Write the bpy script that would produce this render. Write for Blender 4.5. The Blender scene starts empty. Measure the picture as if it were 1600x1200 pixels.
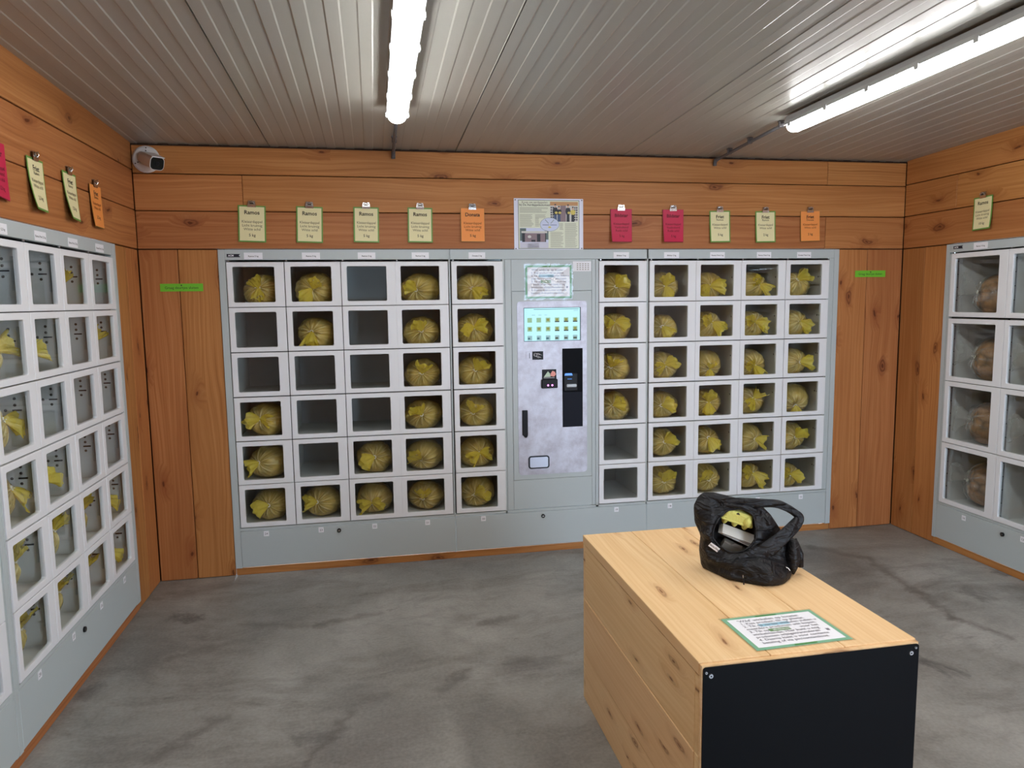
import bpy, bmesh, math, random
import numpy as np
from mathutils import Matrix, Vector
PI = math.pi
rnd = random.Random(7)
scene = bpy.context.scene
COL = scene.collection

# ------------------------------------------------------------------ camera, sky, exposure
yaw, pit, rol = 0.1865, -0.1133, -0.0136
F = Vector((math.sin(yaw) * math.cos(pit), math.cos(yaw) * math.cos(pit), math.sin(pit)))
Rv = Vector((math.cos(yaw), -math.sin(yaw), 0)); Uv = Rv.cross(F)
R2 = math.cos(rol) * Rv + math.sin(rol) * Uv; U2 = -math.sin(rol) * Rv + math.cos(rol) * Uv
cam = bpy.data.cameras.new('camera'); camo = bpy.data.objects.new('camera', cam); COL.objects.link(camo)
M3 = Matrix((R2, U2, -F)).transposed().to_4x4(); M3.translation = (-0.5608, -4.6206, 1.6745)
camo.matrix_world = M3
cam.sensor_width = 36; cam.sensor_fit = 'HORIZONTAL'; cam.lens = 1140.5 * 36 / 1600; cam.clip_start = 0.05
scene.camera = camo
vs = scene.view_settings
vs.view_transform = 'Standard'; vs.look = 'None'; vs.gamma = 1; vs.use_curve_mapping = False
vs.exposure = 0.27
LAMP = 34.0
SKY = 11.0
w = bpy.data.worlds.new('overcast_sky'); scene.world = w; w.use_nodes = True
bg = w.node_tree.nodes['Background']; bg.inputs[0].default_value = (0.66, 0.81, 1.0, 1); bg.inputs[1].default_value = SKY
c = scene.cycles
c.max_bounces = 8; c.diffuse_bounces = 5; c.glossy_bounces = 4; c.transmission_bounces = 4; c.transparent_max_bounces = 24
c.use_denoising = True; c.sample_clamp_indirect = 6; c.caustics_reflective = False; c.caustics_refractive = False

XL, XR, ZC, SL, ZB, YR = -1.886, 3.134, 2.602, 0.031, 2.0, -6.2

# ------------------------------------------------------------------ materials
def S(r, g, b):
    f = lambda v: (v / 255 / 12.92) if v / 255 <= 0.04045 else ((v / 255 + 0.055) / 1.055) ** 2.4
    return (f(r), f(g), f(b), 1)
MATS = {}
def mat(name, col=(0.8, 0.8, 0.8, 1), rough=0.5, metal=0.0, emit=None, es=0.0, bump=0, bscale=60, spec=0.5, mottle=0.0):
    if name in MATS: return MATS[name]
    m = bpy.data.materials.new(name); m.use_nodes = True; MATS[name] = m
    nt = m.node_tree; b = nt.nodes['Principled BSDF']
    b.inputs['Base Color'].default_value = col; b.inputs['Roughness'].default_value = rough
    b.inputs['Metallic'].default_value = metal; b.inputs['Specular IOR Level'].default_value = spec
    if emit: b.inputs['Emission Color'].default_value = emit; b.inputs['Emission Strength'].default_value = es
    if bump or mottle:
        tc = nt.nodes.new('ShaderNodeTexCoord'); n = nt.nodes.new('ShaderNodeTexNoise')
        n.inputs['Scale'].default_value = bscale; n.inputs['Detail'].default_value = 4
        nt.links.new(tc.outputs['Object'], n.inputs['Vector'])
        if bump:
            bp = nt.nodes.new('ShaderNodeBump'); bp.inputs['Strength'].default_value = bump; bp.inputs['Distance'].default_value = 0.01
            nt.links.new(n.outputs['Fac'], bp.inputs['Height']); nt.links.new(bp.outputs['Normal'], b.inputs['Normal'])
        if mottle:
            mx = nt.nodes.new('ShaderNodeMix'); mx.data_type = 'RGBA'
            mx.inputs[6].default_value = col; mx.inputs[7].default_value = tuple(v * (1 - mottle) for v in col[:3]) + (1,)
            nt.links.new(n.outputs['Fac'], mx.inputs[0]); nt.links.new(mx.outputs[2], b.inputs['Base Color'])
    return m

class NT:
    def __init__(s, m): s.t = m.node_tree
    def n(s, typ, **kw):
        x = s.t.nodes.new(typ)
        for k, v in kw.items():
            if k.startswith('i_'):
                key = k[2:]; x.inputs[int(key) if key.isdigit() else key].default_value = v
            else: setattr(x, k, v)
        return x
    def l(s, a, b): s.t.links.new(a, b)
    def math(s, op, a, b=None, clamp=False):
        x = s.n('ShaderNodeMath', operation=op, use_clamp=clamp)
        for i, v in enumerate((a, b)):
            if v is None: continue
            if isinstance(v, (int, float)): x.inputs[i].default_value = v
            else: s.l(v, x.inputs[i])
        return x.outputs[0]
    def vmath(s, op, a, b):
        x = s.n('ShaderNodeVectorMath', operation=op)
        for i, v in enumerate((a, b)):
            if isinstance(v, tuple): x.inputs[i].default_value = v
            else: s.l(v, x.inputs[i])
        return x.outputs[0]
    def mix(s, f, a, b, blend='MIX'):
        x = s.n('ShaderNodeMix', data_type='RGBA', blend_type=blend)
        for i, v in ((0, f), (6, a), (7, b)):
            if isinstance(v, (int, float, tuple)): x.inputs[i].default_value = v
            else: s.l(v, x.inputs[i])
        return x.outputs[2]
    def ramp(s, f, stops):
        x = s.n('ShaderNodeValToRGB'); e = x.color_ramp.elements
        while len(e) < len(stops): e.new(0.5)
        for k, (p, cc) in enumerate(stops): e[k].position = p; e[k].color = cc if len(cc) == 4 else (*cc, 1)
        s.l(f, x.inputs[0]); return x.outputs[0]

def wood(name, dark, mid, light, knotc, rough=0.55, knot_thr=0.62, tone=0.35, spec=0.25, kx=3.2, kz=6.5, core_s=7.0, halo=0.45):
    m = bpy.data.materials.new(name); m.use_nodes = True; t = NT(m); b = m.node_tree.nodes['Principled BSDF']
    tc = t.n('ShaderNodeTexCoord'); oi = t.n('ShaderNodeObjectInfo')
    off = t.n('ShaderNodeCombineXYZ')
    r = oi.outputs['Random']
    t.l(t.math('MULTIPLY', r, 57.0), off.inputs[0]); t.l(t.math('MULTIPLY', r, 131.0), off.inputs[1]); t.l(t.math('MULTIPLY', r, 213.0), off.inputs[2])
    v = t.vmath('ADD', tc.outputs['Object'], off.outputs[0])
    # knots: sparse voronoi cells, elongated along the grain
    s0 = t.n('ShaderNodeSeparateXYZ'); t.l(v, s0.inputs[0]); vk = t.n('ShaderNodeCombineXYZ')
    kw_ = t.n('ShaderNodeTexNoise', i_Scale=9.0, i_Detail=2.0); t.l(v, kw_.inputs['Vector'])
    t.l(t.math('ADD', t.math('MULTIPLY', s0.outputs[0], kx), t.math('MULTIPLY', kw_.outputs['Fac'], 0.25)), vk.inputs[0]); t.l(t.math('ADD', t.math('MULTIPLY', s0.outputs[2], kz), t.math('MULTIPLY', kw_.outputs['Fac'], 0.35)), vk.inputs[1])
    vo = t.n('ShaderNodeTexVoronoi', feature='F1', voronoi_dimensions='2D', i_Scale=1.0); t.l(vk.outputs[0], vo.inputs['Vector'])
    sep = t.n('ShaderNodeSeparateColor'); t.l(vo.outputs['Color'], sep.inputs[0])
    sel = t.math('GREATER_THAN', sep.outputs[0], knot_thr)
    kd = vo.outputs['Distance']
    near = t.math('MULTIPLY', t.math('SUBTRACT', 1.0, t.math('MULTIPLY', kd, 3.0), True), sel)   # halo 0..1
    core = t.math('MULTIPLY', t.math('SUBTRACT', 1.0, t.math('MULTIPLY', kd, t.math('ADD', core_s * 0.75, t.math('MULTIPLY', sep.outputs[1], core_s * 1.6))), True), sel)
    # grain
    d = t.n('ShaderNodeTexNoise', i_Scale=1.0, i_Detail=2.0); t.l(t.vmath('MULTIPLY', v, (1.1, 3.0, 5.0)), d.inputs['Vector'])
    sx = t.n('ShaderNodeSeparateXYZ'); t.l(v, sx.inputs[0])
    zz = t.math('ADD', sx.outputs[2], t.math('MULTIPLY', d.outputs['Fac'], 0.10))
    zz = t.math('ADD', zz, t.math('MULTIPLY', near, 0.05))
    fr = t.n('ShaderNodeTexNoise', noise_dimensions='2D', i_Scale=1.0, i_Detail=3.0, i_Roughness=0.6)
    cv = t.n('ShaderNodeCombineXYZ'); t.l(t.math('MULTIPLY', zz, 70.0), cv.inputs[0]); t.l(t.math('MULTIPLY', sx.outputs[0], 0.7), cv.inputs[1])
    t.l(cv.outputs[0], fr.inputs['Vector'])
    fine = t.n('ShaderNodeTexNoise', i_Scale=1.0, i_Detail=3.0); t.l(t.vmath('MULTIPLY', v, (5.0, 120.0, 160.0)), fine.inputs['Vector'])
    g = t.math('ADD', t.math('MULTIPLY', fr.outputs['Fac'], 0.8), t.math('MULTIPLY', fine.outputs['Fac'], 0.2))
    col = t.ramp(g, [(0.26, dark), (0.48, mid), (0.70, light)])
    big = t.n('ShaderNodeTexNoise', i_Scale=1.0, i_Detail=2.0); t.l(t.vmath('MULTIPLY', v, (0.9, 1.0, 4.0)), big.inputs['Vector'])
    col = t.mix(t.math('MULTIPLY', t.math('SUBTRACT', big.outputs['Fac'], 0.38, True), 1.6, True), col, dark)
    col = t.mix(t.math('MULTIPLY', near, halo), col, knotc)
    ring = t.math('SINE', t.math('MULTIPLY', kd, 75.0)); ring = t.math('MULTIPLY', t.math('ADD', t.math('MULTIPLY', ring, 0.35), 0.65), t.math('MULTIPLY', core, 1.5, True))
    col = t.mix(ring, col, tuple(x * 0.5 for x in knotc[:3]) + (1,))
    hs = t.n('ShaderNodeHueSaturation'); t.l(col, hs.inputs['Color'])
    t.l(t.math('ADD', 1 - tone / 2, t.math('MULTIPLY', r, tone)), hs.inputs['Value'])
    t.l(t.math('ADD', 0.494, t.math('MULTIPLY', t.math('FRACT', t.math('MULTIPLY', r, 7.3)), 0.012)), hs.inputs['Hue'])
    t.l(hs.outputs[0], b.inputs['Base Color'])
    b.inputs['Roughness'].default_value = rough; b.inputs['Specular IOR Level'].default_value = spec
    bp = t.n('ShaderNodeBump', i_Strength=0.12, i_Distance=0.004); t.l(g, bp.inputs['Height']); t.l(bp.outputs[0], b.inputs['Normal'])
    return m

LARCH = wood('larch_wood', S(156, 97, 52), S(180, 119, 68), S(194, 135, 82), S(132, 70, 36), rough=0.5, knot_thr=0.60, tone=0.22, kx=2.6, kz=6.0, core_s=6.0, halo=0.5)
PINE = wood('pine_wood', S(220, 180, 126), S(230, 194, 143), S(238, 206, 158), S(178, 120, 72), rough=0.5, knot_thr=0.48, tone=0.06, spec=0.3, kx=3.0, kz=12.0, core_s=5.0, halo=0.4)

def concrete():
    m = bpy.data.materials.new('polished_concrete'); m.use_nodes = True; t = NT(m); b = m.node_tree.nodes['Principled BSDF']
    tc = t.n('ShaderNodeTexCoord'); v = tc.outputs['Object']
    wv = t.n('ShaderNodeTexNoise', i_Scale=0.8, i_Detail=3.0); t.l(v, wv.inputs['Vector'])
    v2 = t.vmath('ADD', v, t.vmath('MULTIPLY', wv.outputs['Color'], (0.7, 0.7, 0)))
    n1 = t.n('ShaderNodeTexNoise', i_Scale=0.9, i_Detail=7.0, i_Roughness=0.62); t.l(v2, n1.inputs['Vector'])
    col = t.ramp(n1.outputs['Fac'], [(0.36, S(106, 104, 99)), (0.5, S(138, 136, 130)), (0.62, S(160, 158, 152))])
    n2 = t.n('ShaderNodeTexNoise', i_Scale=1.0, i_Detail=6.0, i_Roughness=0.7); t.l(t.vmath('MULTIPLY', v2, (1.1, 3.6, 1)), n2.inputs['Vector'])
    k = t.math('MULTIPLY', t.math('SUBTRACT', n2.outputs['Fac'], 0.48, True), 4.5, True)
    col = t.mix(t.math('MULTIPLY', k, 0.85), col, S(88, 82, 76))
    n3 = t.n('ShaderNodeTexNoise', i_Scale=1.0, i_Detail=8.0, i_Roughness=0.75); t.l(t.vmath('ADD', t.vmath('MULTIPLY', v2, (3.2, 8.0, 1)), (9.3, 4.1, 0)), n3.inputs['Vector'])
    k3 = t.math('MULTIPLY', t.math('SUBTRACT', n3.outputs['Fac'], 0.60, True), 8.0, True)
    col = t.mix(t.math('MULTIPLY', k3, 0.8), col, S(74, 68, 63))
    n5 = t.n('ShaderNodeTexNoise', i_Scale=0.55, i_Detail=4.0); t.l(t.vmath('ADD', v, (3, 8, 0)), n5.inputs['Vector'])
    col = t.mix(t.math('MULTIPLY', t.math('SUBTRACT', n5.outputs['Fac'], 0.5, True), 1.8, True), col, S(142, 136, 125))
    n4 = t.n('ShaderNodeTexNoise', i_Scale=70.0, i_Detail=3.0); t.l(v, n4.inputs['Vector'])
    col = t.mix(0.18, col, t.ramp(n4.outputs['Fac'], [(0.3, S(90, 88, 84)), (0.7, S(165, 162, 156))]))
    n6 = t.n('ShaderNodeTexNoise', i_Scale=6.0, i_Detail=9.0, i_Roughness=0.78); t.l(v2, n6.inputs['Vector'])
    col = t.mix(t.math('MULTIPLY', t.math('SUBTRACT', n6.outputs['Fac'], 0.5, True), 2.2, True), col, S(94, 90, 85))
    # scattered scuffs
    vo = t.n('ShaderNodeTexVoronoi', i_Scale=1.7); t.l(t.vmath('ADD', v2, t.vmath('MULTIPLY', n6.outputs['Color'], (0.55, 0.5, 0))), vo.inputs['Vector'])
    sc = t.math('MULTIPLY', t.math('SUBTRACT', 1.0, t.math('MULTIPLY', vo.outputs['Distance'], 6.0), True), 0.9)
    col = t.mix(sc, col, S(74, 71, 68))
    # drag marks and trowel stains with a place of their own
    wv2 = t.n('ShaderNodeTexNoise', i_Scale=7.0, i_Detail=6.0, i_Roughness=0.7); t.l(v, wv2.inputs['Vector'])
    vs_ = t.vmath('ADD', v, t.vmath('MULTIPLY', t.vmath('SUBTRACT', wv2.outputs['Color'], (0.5, 0.5, 0.5)), (0.22, 0.22, 0)))
    arc = [(1.9, -0.20), (2.30, -0.32), (2.50, -0.60), (2.43, -1.15), (2.36, -1.46), (2.46, -1.70)]
    segs = [(p, q, 0.055, 0.75) for p, q in zip(arc, arc[1:])] + [(p, q, 0.17, 0.38) for p, q in (((2.05, -0.50), (2.38, -0.75)), ((2.2, -0.8), (2.3, -1.1)))]
    segs += [((-1.30, -0.74), (-0.90, -0.84), 0.05, 0.7), ((-0.90, -0.84), (-0.60, -0.76), 0.05, 0.7), ((-0.86, -2.02), (-0.70, -1.72), 0.035, 0.7), ((-0.72, -1.66), (-0.55, -1.62), 0.03, 0.5), ((-1.42, -1.86), (-1.22, -1.62), 0.05, 0.7), ((-0.34, -1.62), (-0.18, -1.46), 0.05, 0.7), ((-0.02, -1.45), (0.10, -1.44), 0.04, 0.5), ((-0.05, -1.00), (0.12, -0.97), 0.04, 0.65), ((-1.72, -0.25), (-1.35, -0.10), 0.12, 0.45), ((-1.55, -1.05), (-1.30, -0.95), 0.05, 0.5)]
    for (ax_, ay_), (bx_, by_), wd_, st_ in segs:
        dx_, dy_ = bx_ - ax_, by_ - ay_; l2 = dx_ * dx_ + dy_ * dy_
        pa = t.vmath('SUBTRACT', vs_, (ax_, ay_, 0)); dt = t.n('ShaderNodeVectorMath', operation='DOT_PRODUCT'); t.l(pa, dt.inputs[0]); dt.inputs[1].default_value = (dx_ / l2, dy_ / l2, 0)
        h_ = t.math('MULTIPLY', dt.outputs['Value'], 1.0, True); sc_ = t.n('ShaderNodeVectorMath', operation='SCALE'); sc_.inputs[0].default_value = (dx_, dy_, 0); t.l(h_, sc_.inputs['Scale'])
        ln = t.n('ShaderNodeVectorMath', operation='LENGTH'); t.l(t.vmath('MULTIPLY', t.vmath('SUBTRACT', pa, sc_.outputs[0]), (1, 1, 0)), ln.inputs[0])
        k_ = t.math('SUBTRACT', 1.0, t.math('MULTIPLY', ln.outputs['Value'], 1.0 / wd_), True)
        k_ = t.math('MULTIPLY', t.math('MULTIPLY', k_, t.math('MULTIPLY', wv2.outputs['Fac'], 2.0), True), st_ * 0.7)
        col = t.mix(k_, col, S(78, 71, 65))
    t.l(col, b.inputs['Base Color'])
    t.l(t.math('ADD', 0.38, t.math('MULTIPLY', n1.outputs['Fac'], 0.25)), b.inputs['Roughness'])
    b.inputs['Specular IOR Level'].default_value = 0.35
    bp = t.n('ShaderNodeBump', i_Strength=0.06, i_Distance=0.01); t.l(n4.outputs['Fac'], bp.inputs['Height']); t.l(bp.outputs[0], b.inputs['Normal'])
    return m
CONC = concrete()

def glass(name, tint=(0.93, 0.95, 0.95, 1), refl=0.9):
    m = bpy.data.materials.new(name); m.use_nodes = True; t = NT(m); m.node_tree.nodes.remove(m.node_tree.nodes['Principled BSDF'])
    out = m.node_tree.nodes['Material Output']
    tr = t.n('ShaderNodeBsdfTransparent', i_Color=tint); gl = t.n('ShaderNodeBsdfGlossy', i_Roughness=0.02)
    fr = t.n('ShaderNodeFresnel', i_IOR=1.5); gm = t.n('ShaderNodeNewGeometry')
    front = t.math('SUBTRACT', 1.0, gm.outputs['Backfacing'])
    mx = t.n('ShaderNodeMixShader'); t.l(t.math('MULTIPLY', t.math('MULTIPLY', fr.outputs[0], front), refl, True), mx.inputs[0]); t.l(tr.outputs[0], mx.inputs[1]); t.l(gl.outputs[0], mx.inputs[2])
    t.l(mx.outputs[0], out.inputs[0]); return m
GLASS = glass('locker_glass')

def film(name, col, tint, opac, rough=0.16):
    m = bpy.data.materials.new(name); m.use_nodes = True; t = NT(m); b = m.node_tree.nodes['Principled BSDF']
    out = m.node_tree.nodes['Material Output']
    tc = t.n('ShaderNodeTexCoord'); n = t.n('ShaderNodeTexNoise', i_Scale=34.0, i_Detail=3.0, i_Distortion=0.8); t.l(tc.outputs['Object'], n.inputs['Vector'])
    bp = t.n('ShaderNodeBump', i_Strength=0.9, i_Distance=0.012); t.l(n.outputs['Fac'], bp.inputs['Height'])
    b.inputs['Base Color'].default_value = col; b.inputs['Roughness'].default_value = rough; t.l(bp.outputs[0], b.inputs['Normal'])
    tl = t.n('ShaderNodeBsdfTranslucent', i_Color=col); add = t.n('ShaderNodeMixShader', i_0=0.28); t.l(b.outputs[0], add.inputs[1]); t.l(tl.outputs[0], add.inputs[2])
    at = t.n('ShaderNodeAttribute', attribute_name='gather')
    t.l(t.mix(at.outputs['Fac'], col, tuple(v + (1 - v) * 0.45 for v in col[:3]) + (1,)), b.inputs['Base Color'])
    tr = t.n('ShaderNodeBsdfTransparent', i_Color=tint); mx = t.n('ShaderNodeMixShader')
    t.l(t.math('ADD', opac, t.math('MULTIPLY', at.outputs['Fac'], 0.55), True), mx.inputs[0])
    t.l(tr.outputs[0], mx.inputs[1]); t.l(add.outputs[0], mx.inputs[2])
    gl = t.n('ShaderNodeBsdfGlossy', i_Roughness=0.12); t.l(bp.outputs[0], gl.inputs['Normal'])
    fr = t.n('ShaderNodeFresnel', i_IOR=1.45); t.l(bp.outputs[0], fr.inputs['Normal'])
    gm = t.n('ShaderNodeNewGeometry'); ff = t.math('MULTIPLY', fr.outputs[0], t.math('SUBTRACT', 1.0, gm.outputs['Backfacing']), True)
    m2 = t.n('ShaderNodeMixShader'); t.l(ff, m2.inputs[0]); t.l(mx.outputs[0], m2.inputs[1]); t.l(gl.outputs[0], m2.inputs[2])
    t.l(m2.outputs[0], out.inputs[0]); return m
FILM_Y = film('yellow_film', S(246, 224, 132), (1.0, 0.95, 0.70, 1), 0.40)
TAIL_Y = film('yellow_film_gathered', S(255, 232, 92), (1.0, 0.93, 0.50, 1), 0.62)
FILM_C = film('clear_film', S(225, 222, 215), (0.97, 0.97, 0.96, 1), 0.07)
TAIL_C = film('clear_film_gathered', S(225, 222, 215), (0.97, 0.97, 0.96, 1), 0.16)

def potato(name, a, bcol):
    m = bpy.data.materials.new(name); m.use_nodes = True; t = NT(m); b = m.node_tree.nodes['Principled BSDF']
    tc = t.n('ShaderNodeTexCoord'); vo = t.n('ShaderNodeTexVoronoi', i_Scale=17.0); t.l(tc.outputs['Object'], vo.inputs['Vector'])
    n = t.n('ShaderNodeTexNoise', i_Scale=60.0, i_Detail=3.0); t.l(tc.outputs['Object'], n.inputs['Vector'])
    cc = t.mix(n.outputs['Fac'], a, bcol)
    cc = t.mix(t.math('MULTIPLY', t.math('SUBTRACT', vo.outputs['Distance'], 0.50, True), 2.5, True), cc, S(96, 72, 40))
    t.l(cc, b.inputs['Base Color']); b.inputs['Roughness'].default_value = 0.75
    bp = t.n('ShaderNodeBump', invert=True, i_Strength=0.8, i_Distance=0.03); t.l(vo.outputs['Distance'], bp.inputs['Height']); t.l(bp.outputs[0], b.inputs['Normal'])
    return m
POT = potato('potato_skin', S(244, 218, 158), S(214, 182, 118)); POT2 = potato('potato_skin_brown', S(200, 152, 100), S(150, 104, 62))

WHITE = mat('door_white', S(228, 229, 231), 0.38)
GREY = mat('locker_grey', S(182, 190, 190), 0.42)
INNER = mat('locker_inside', S(222, 221, 217), 0.5, mottle=0.12, bscale=9)
DARKIN = mat('locker_back', S(205, 208, 210), 0.6)
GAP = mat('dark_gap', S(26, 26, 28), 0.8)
PAPER = mat('paper_white', S(236, 236, 240), 0.6)
BLACK = mat('black_plastic', S(14, 14, 17), 0.45, spec=0.25)
BLKPANEL = mat('black_panel', S(9, 11, 15), 0.38, bump=0.03, bscale=300, spec=0.12)
INK = mat('ink', S(46, 40, 34), 0.7); INK2 = mat('ink_grey', S(110, 98, 76), 0.7)
CREAM = mat('card_cream', S(232, 222, 172), 0.6); GREENB = mat('card_green', S(104, 150, 66), 0.5)
ORANGE = mat('card_orange', S(240, 150, 74), 0.6); OLIVE = mat('card_olive', S(134, 98, 40), 0.5)
RED = mat('card_red', S(198, 30, 72), 0.55); DRED = mat('card_dark_red', S(140, 18, 44), 0.5)
LIME = mat('lime_paper', S(110, 190, 40), 0.6)
CHROME = mat('chrome', S(200, 198, 195), 0.22, 1.0)
STEELDARK = mat('dark_steel', S(80, 74, 68), 0.35, 0.9)
CEIL = mat('coated_sheet', S(170, 169, 161), 0.30, bump=0.006, bscale=25, spec=0.4)
LAMPB = mat('lamp_housing', S(178, 180, 180), 0.5)
CONDUIT = mat('grey_conduit', S(92, 90, 92), 0.5)
CLIPW = mat('screw_zinc', S(205, 208, 214), 0.3, 0.8)
CAMW = mat('camera_white', S(215, 214, 212), 0.35)
def nylon():
    m = bpy.data.materials.new('black_nylon'); m.use_nodes = True; t = NT(m); b = m.node_tree.nodes['Principled BSDF']
    tc = t.n('ShaderNodeTexCoord'); n = t.n('ShaderNodeTexNoise', i_Scale=16.0, i_Detail=3.0, i_Distortion=1.2); t.l(t.vmath('MULTIPLY', tc.outputs['Object'], (0.6, 1, 1.3)), n.inputs['Vector'])
    bp = t.n('ShaderNodeBump', i_Strength=0.9, i_Distance=0.03); t.l(n.outputs['Fac'], bp.inputs['Height']); t.l(bp.outputs[0], b.inputs['Normal'])
    b.inputs['Base Color'].default_value = S(17, 17, 20); b.inputs['Roughness'].default_value = 0.5; b.inputs['Specular IOR Level'].default_value = 0.35
    return m
FABRIC = nylon()
LINING = mat('bag_lining', S(24, 24, 27), 0.7)
NAVY = mat('navy_badge', S(14, 18, 38), 0.4)
def steel():
    m = bpy.data.materials.new('brushed_steel'); m.use_nodes = True; t = NT(m); b = m.node_tree.nodes['Principled BSDF']
    tc = t.n('ShaderNodeTexCoord'); n = t.n('ShaderNodeTexNoise', i_Scale=7.0, i_Detail=6.0, i_Roughness=0.7); t.l(tc.outputs['Object'], n.inputs['Vector'])
    t.l(t.ramp(n.outputs['Fac'], [(0.38, S(176, 172, 182)), (0.6, S(204, 205, 216))]), b.inputs['Base Color'])
    b.inputs['Metallic'].default_value = 0.3; t.l(t.math('ADD', 0.3, t.math('MULTIPLY', n.outputs['Fac'], 0.25)), b.inputs['Roughness'])
    return m
STEEL = steel()

# ------------------------------------------------------------------ mesh helpers
class MB:
    def __init__(s): s.v = []; s.f = []; s.m = []
    def add(s, vs_, fs, mi=0):
        o = len(s.v); s.v += [tuple(p) for p in vs_]; s.f += [tuple(i + o for i in f) for f in fs]; s.m += [mi] * len(fs); return s
    def box(s, x0, x1, y0, y1, z0, z1, mi=0, b=0.0):
        if b > 0:   # chamfered box: three inset shells joined
            P = []
            for sx in (0, 1):
                for sy in (0, 1):
                    for sz in (0, 1):
                        X = (x0, x1)[sx]; Y = (y0, y1)[sy]; Z = (z0, z1)[sz]
                        dx = b if sx == 0 else -b; dy = b if sy == 0 else -b; dz = b if sz == 0 else -b
                        P += [(X, Y + dy, Z + dz), (X + dx, Y, Z + dz), (X + dx, Y + dy, Z)]
            I = lambda a, b_, c_, k: ((a * 4 + b_ * 2 + c_) * 3 + k)
            fs = []
            for a in (0, 1):
                q = [I(a, 0, 0, 0), I(a, 1, 0, 0), I(a, 1, 1, 0), I(a, 0, 1, 0)]; fs.append(q if a else q[::-1])
                q = [I(0, a, 0, 1), I(1, a, 0, 1), I(1, a, 1, 1), I(0, a, 1, 1)]; fs.append(q[::-1] if a else q)
                q = [I(0, 0, a, 2), I(1, 0, a, 2), I(1, 1, a, 2), I(0, 1, a, 2)]; fs.append(q if a else q[::-1])
            for a in (0, 1):
                for c_ in (0, 1):
                    fs.append([I(a, c_, 0, 0), I(a, c_, 1, 0), I(a, c_, 1, 1), I(a, c_, 0, 1)])
                    fs.append([I(a, 0, c_, 0), I(a, 1, c_, 0), I(a, 1, c_, 2), I(a, 0, c_, 2)])
                    fs.append([I(0, a, c_, 1), I(1, a, c_, 1), I(1, a, c_, 2), I(0, a, c_, 2)])
                    for d in (0, 1): fs.append([I(a, c_, d, 0), I(a, c_, d, 1), I(a, c_, d, 2)])
            return s.add(P, fs, mi)
        P = [(x0, y0, z0), (x1, y0, z0), (x1, y1, z0), (x0, y1, z0), (x0, y0, z1), (x1, y0, z1), (x1, y1, z1), (x0, y1, z1)]
        return s.add(P, [(3, 2, 1, 0), (4, 5, 6, 7), (0, 1, 5, 4), (1, 2, 6, 5), (2, 3, 7, 6), (3, 0, 4, 7)], mi)
    def grid(s, P, mi=0, cu=False, cv=False):
        nu, nv = len(P), len(P[0]); o = len(s.v); s.v += [tuple(p) for r in P for p in r]
        for i in range(nu if cu else nu - 1):
            for j in range(nv if cv else nv - 1):
                a, b = i, (i + 1) % nu; c_, d = j, (j + 1) % nv
                s.f.append((o + a * nv + c_, o + b * nv + c_, o + b * nv + d, o + a * nv + d)); s.m.append(mi)
        return s
    def tube(s, pts, r, n=8, mi=0, caps=True):
        pts = [Vector(p) for p in pts]; rs = r if isinstance(r, (list, tuple)) else [r] * len(pts)
        rings = []; up = Vector((0, 0, 1))
        for i, p in enumerate(pts):
            d = (pts[min(i + 1, len(pts) - 1)] - pts[max(i - 1, 0)]).normalized()
            if abs(d.dot(up)) > 0.95: up = Vector((1, 0, 0))
            a = d.cross(up).normalized(); b = a.cross(d).normalized(); up = b
            rings.append([p + rs[i] * (math.cos(2 * PI * k / n) * a + math.sin(2 * PI * k / n) * b) for k in range(n)])
        o = len(s.v); s.grid(rings, mi, cv=True)
        if caps:
            s.f.append(tuple(o + k for k in range(n))[::-1]); s.m.append(mi)
            s.f.append(tuple(o + (len(pts) - 1) * n + k for k in range(n))); s.m.append(mi)
        return s
    def disc(s, cx, y0, y1, cz, rx, rz=None, n=16, mi=0):
        rz = rz or rx
        return s.prism([(cx + rx * math.cos(2 * PI * k / n), cz + rz * math.sin(2 * PI * k / n)) for k in range(n)], y0, y1, mi)
    def prism(s, poly, y0, y1, mi=0):   # polygon in x,z extruded from y0 (front) to y1
        n = len(poly); P = [(x, y0, z) for x, z in poly] + [(x, y1, z) for x, z in poly]
        fs = [tuple(range(n)), tuple(range(2 * n - 1, n - 1, -1))] + [(k, (k + n), (k + 1) % n + n, (k + 1) % n) for k in range(n)]
        return s.add(P, fs, mi)
    def mesh(s, name, mats, smooth=False, recalc=True):
        me = bpy.data.meshes.new(name); me.from_pydata(s.v, [], s.f)
        for m in (mats if isinstance(mats, (list, tuple)) else [mats]): me.materials.append(m)
        me.polygons.foreach_set('material_index', s.m)
        if recalc:
            bm = bmesh.new(); bm.from_mesh(me); bmesh.ops.recalc_face_normals(bm, faces=bm.faces); bm.to_mesh(me); bm.free()
        if smooth: me.polygons.foreach_set('use_smooth', [True] * len(me.polygons))
        me.update(); return me

def link(name, me, parent=None, loc=(0, 0, 0), rot=(0, 0, 0), kind=None, label=None, cat=None, group=None):
    o = bpy.data.objects.new(name, me); COL.objects.link(o); o.location = loc; o.rotation_euler = rot
    if parent is not None: o.parent = parent
    for k, v in (('kind', kind), ('label', label), ('category', cat), ('group', group)):
        if v: o[k] = v
    return o
def part(name, mb, mats, parent, smooth=False, **kw): return link(name, mb.mesh(name, mats, smooth), parent, **kw)
def thing(name, label, cat, loc=(0, 0, 0), rotz=0, group=None): return link(name, None, None, loc, (0, 0, rotz), None, label, cat, group)

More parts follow.
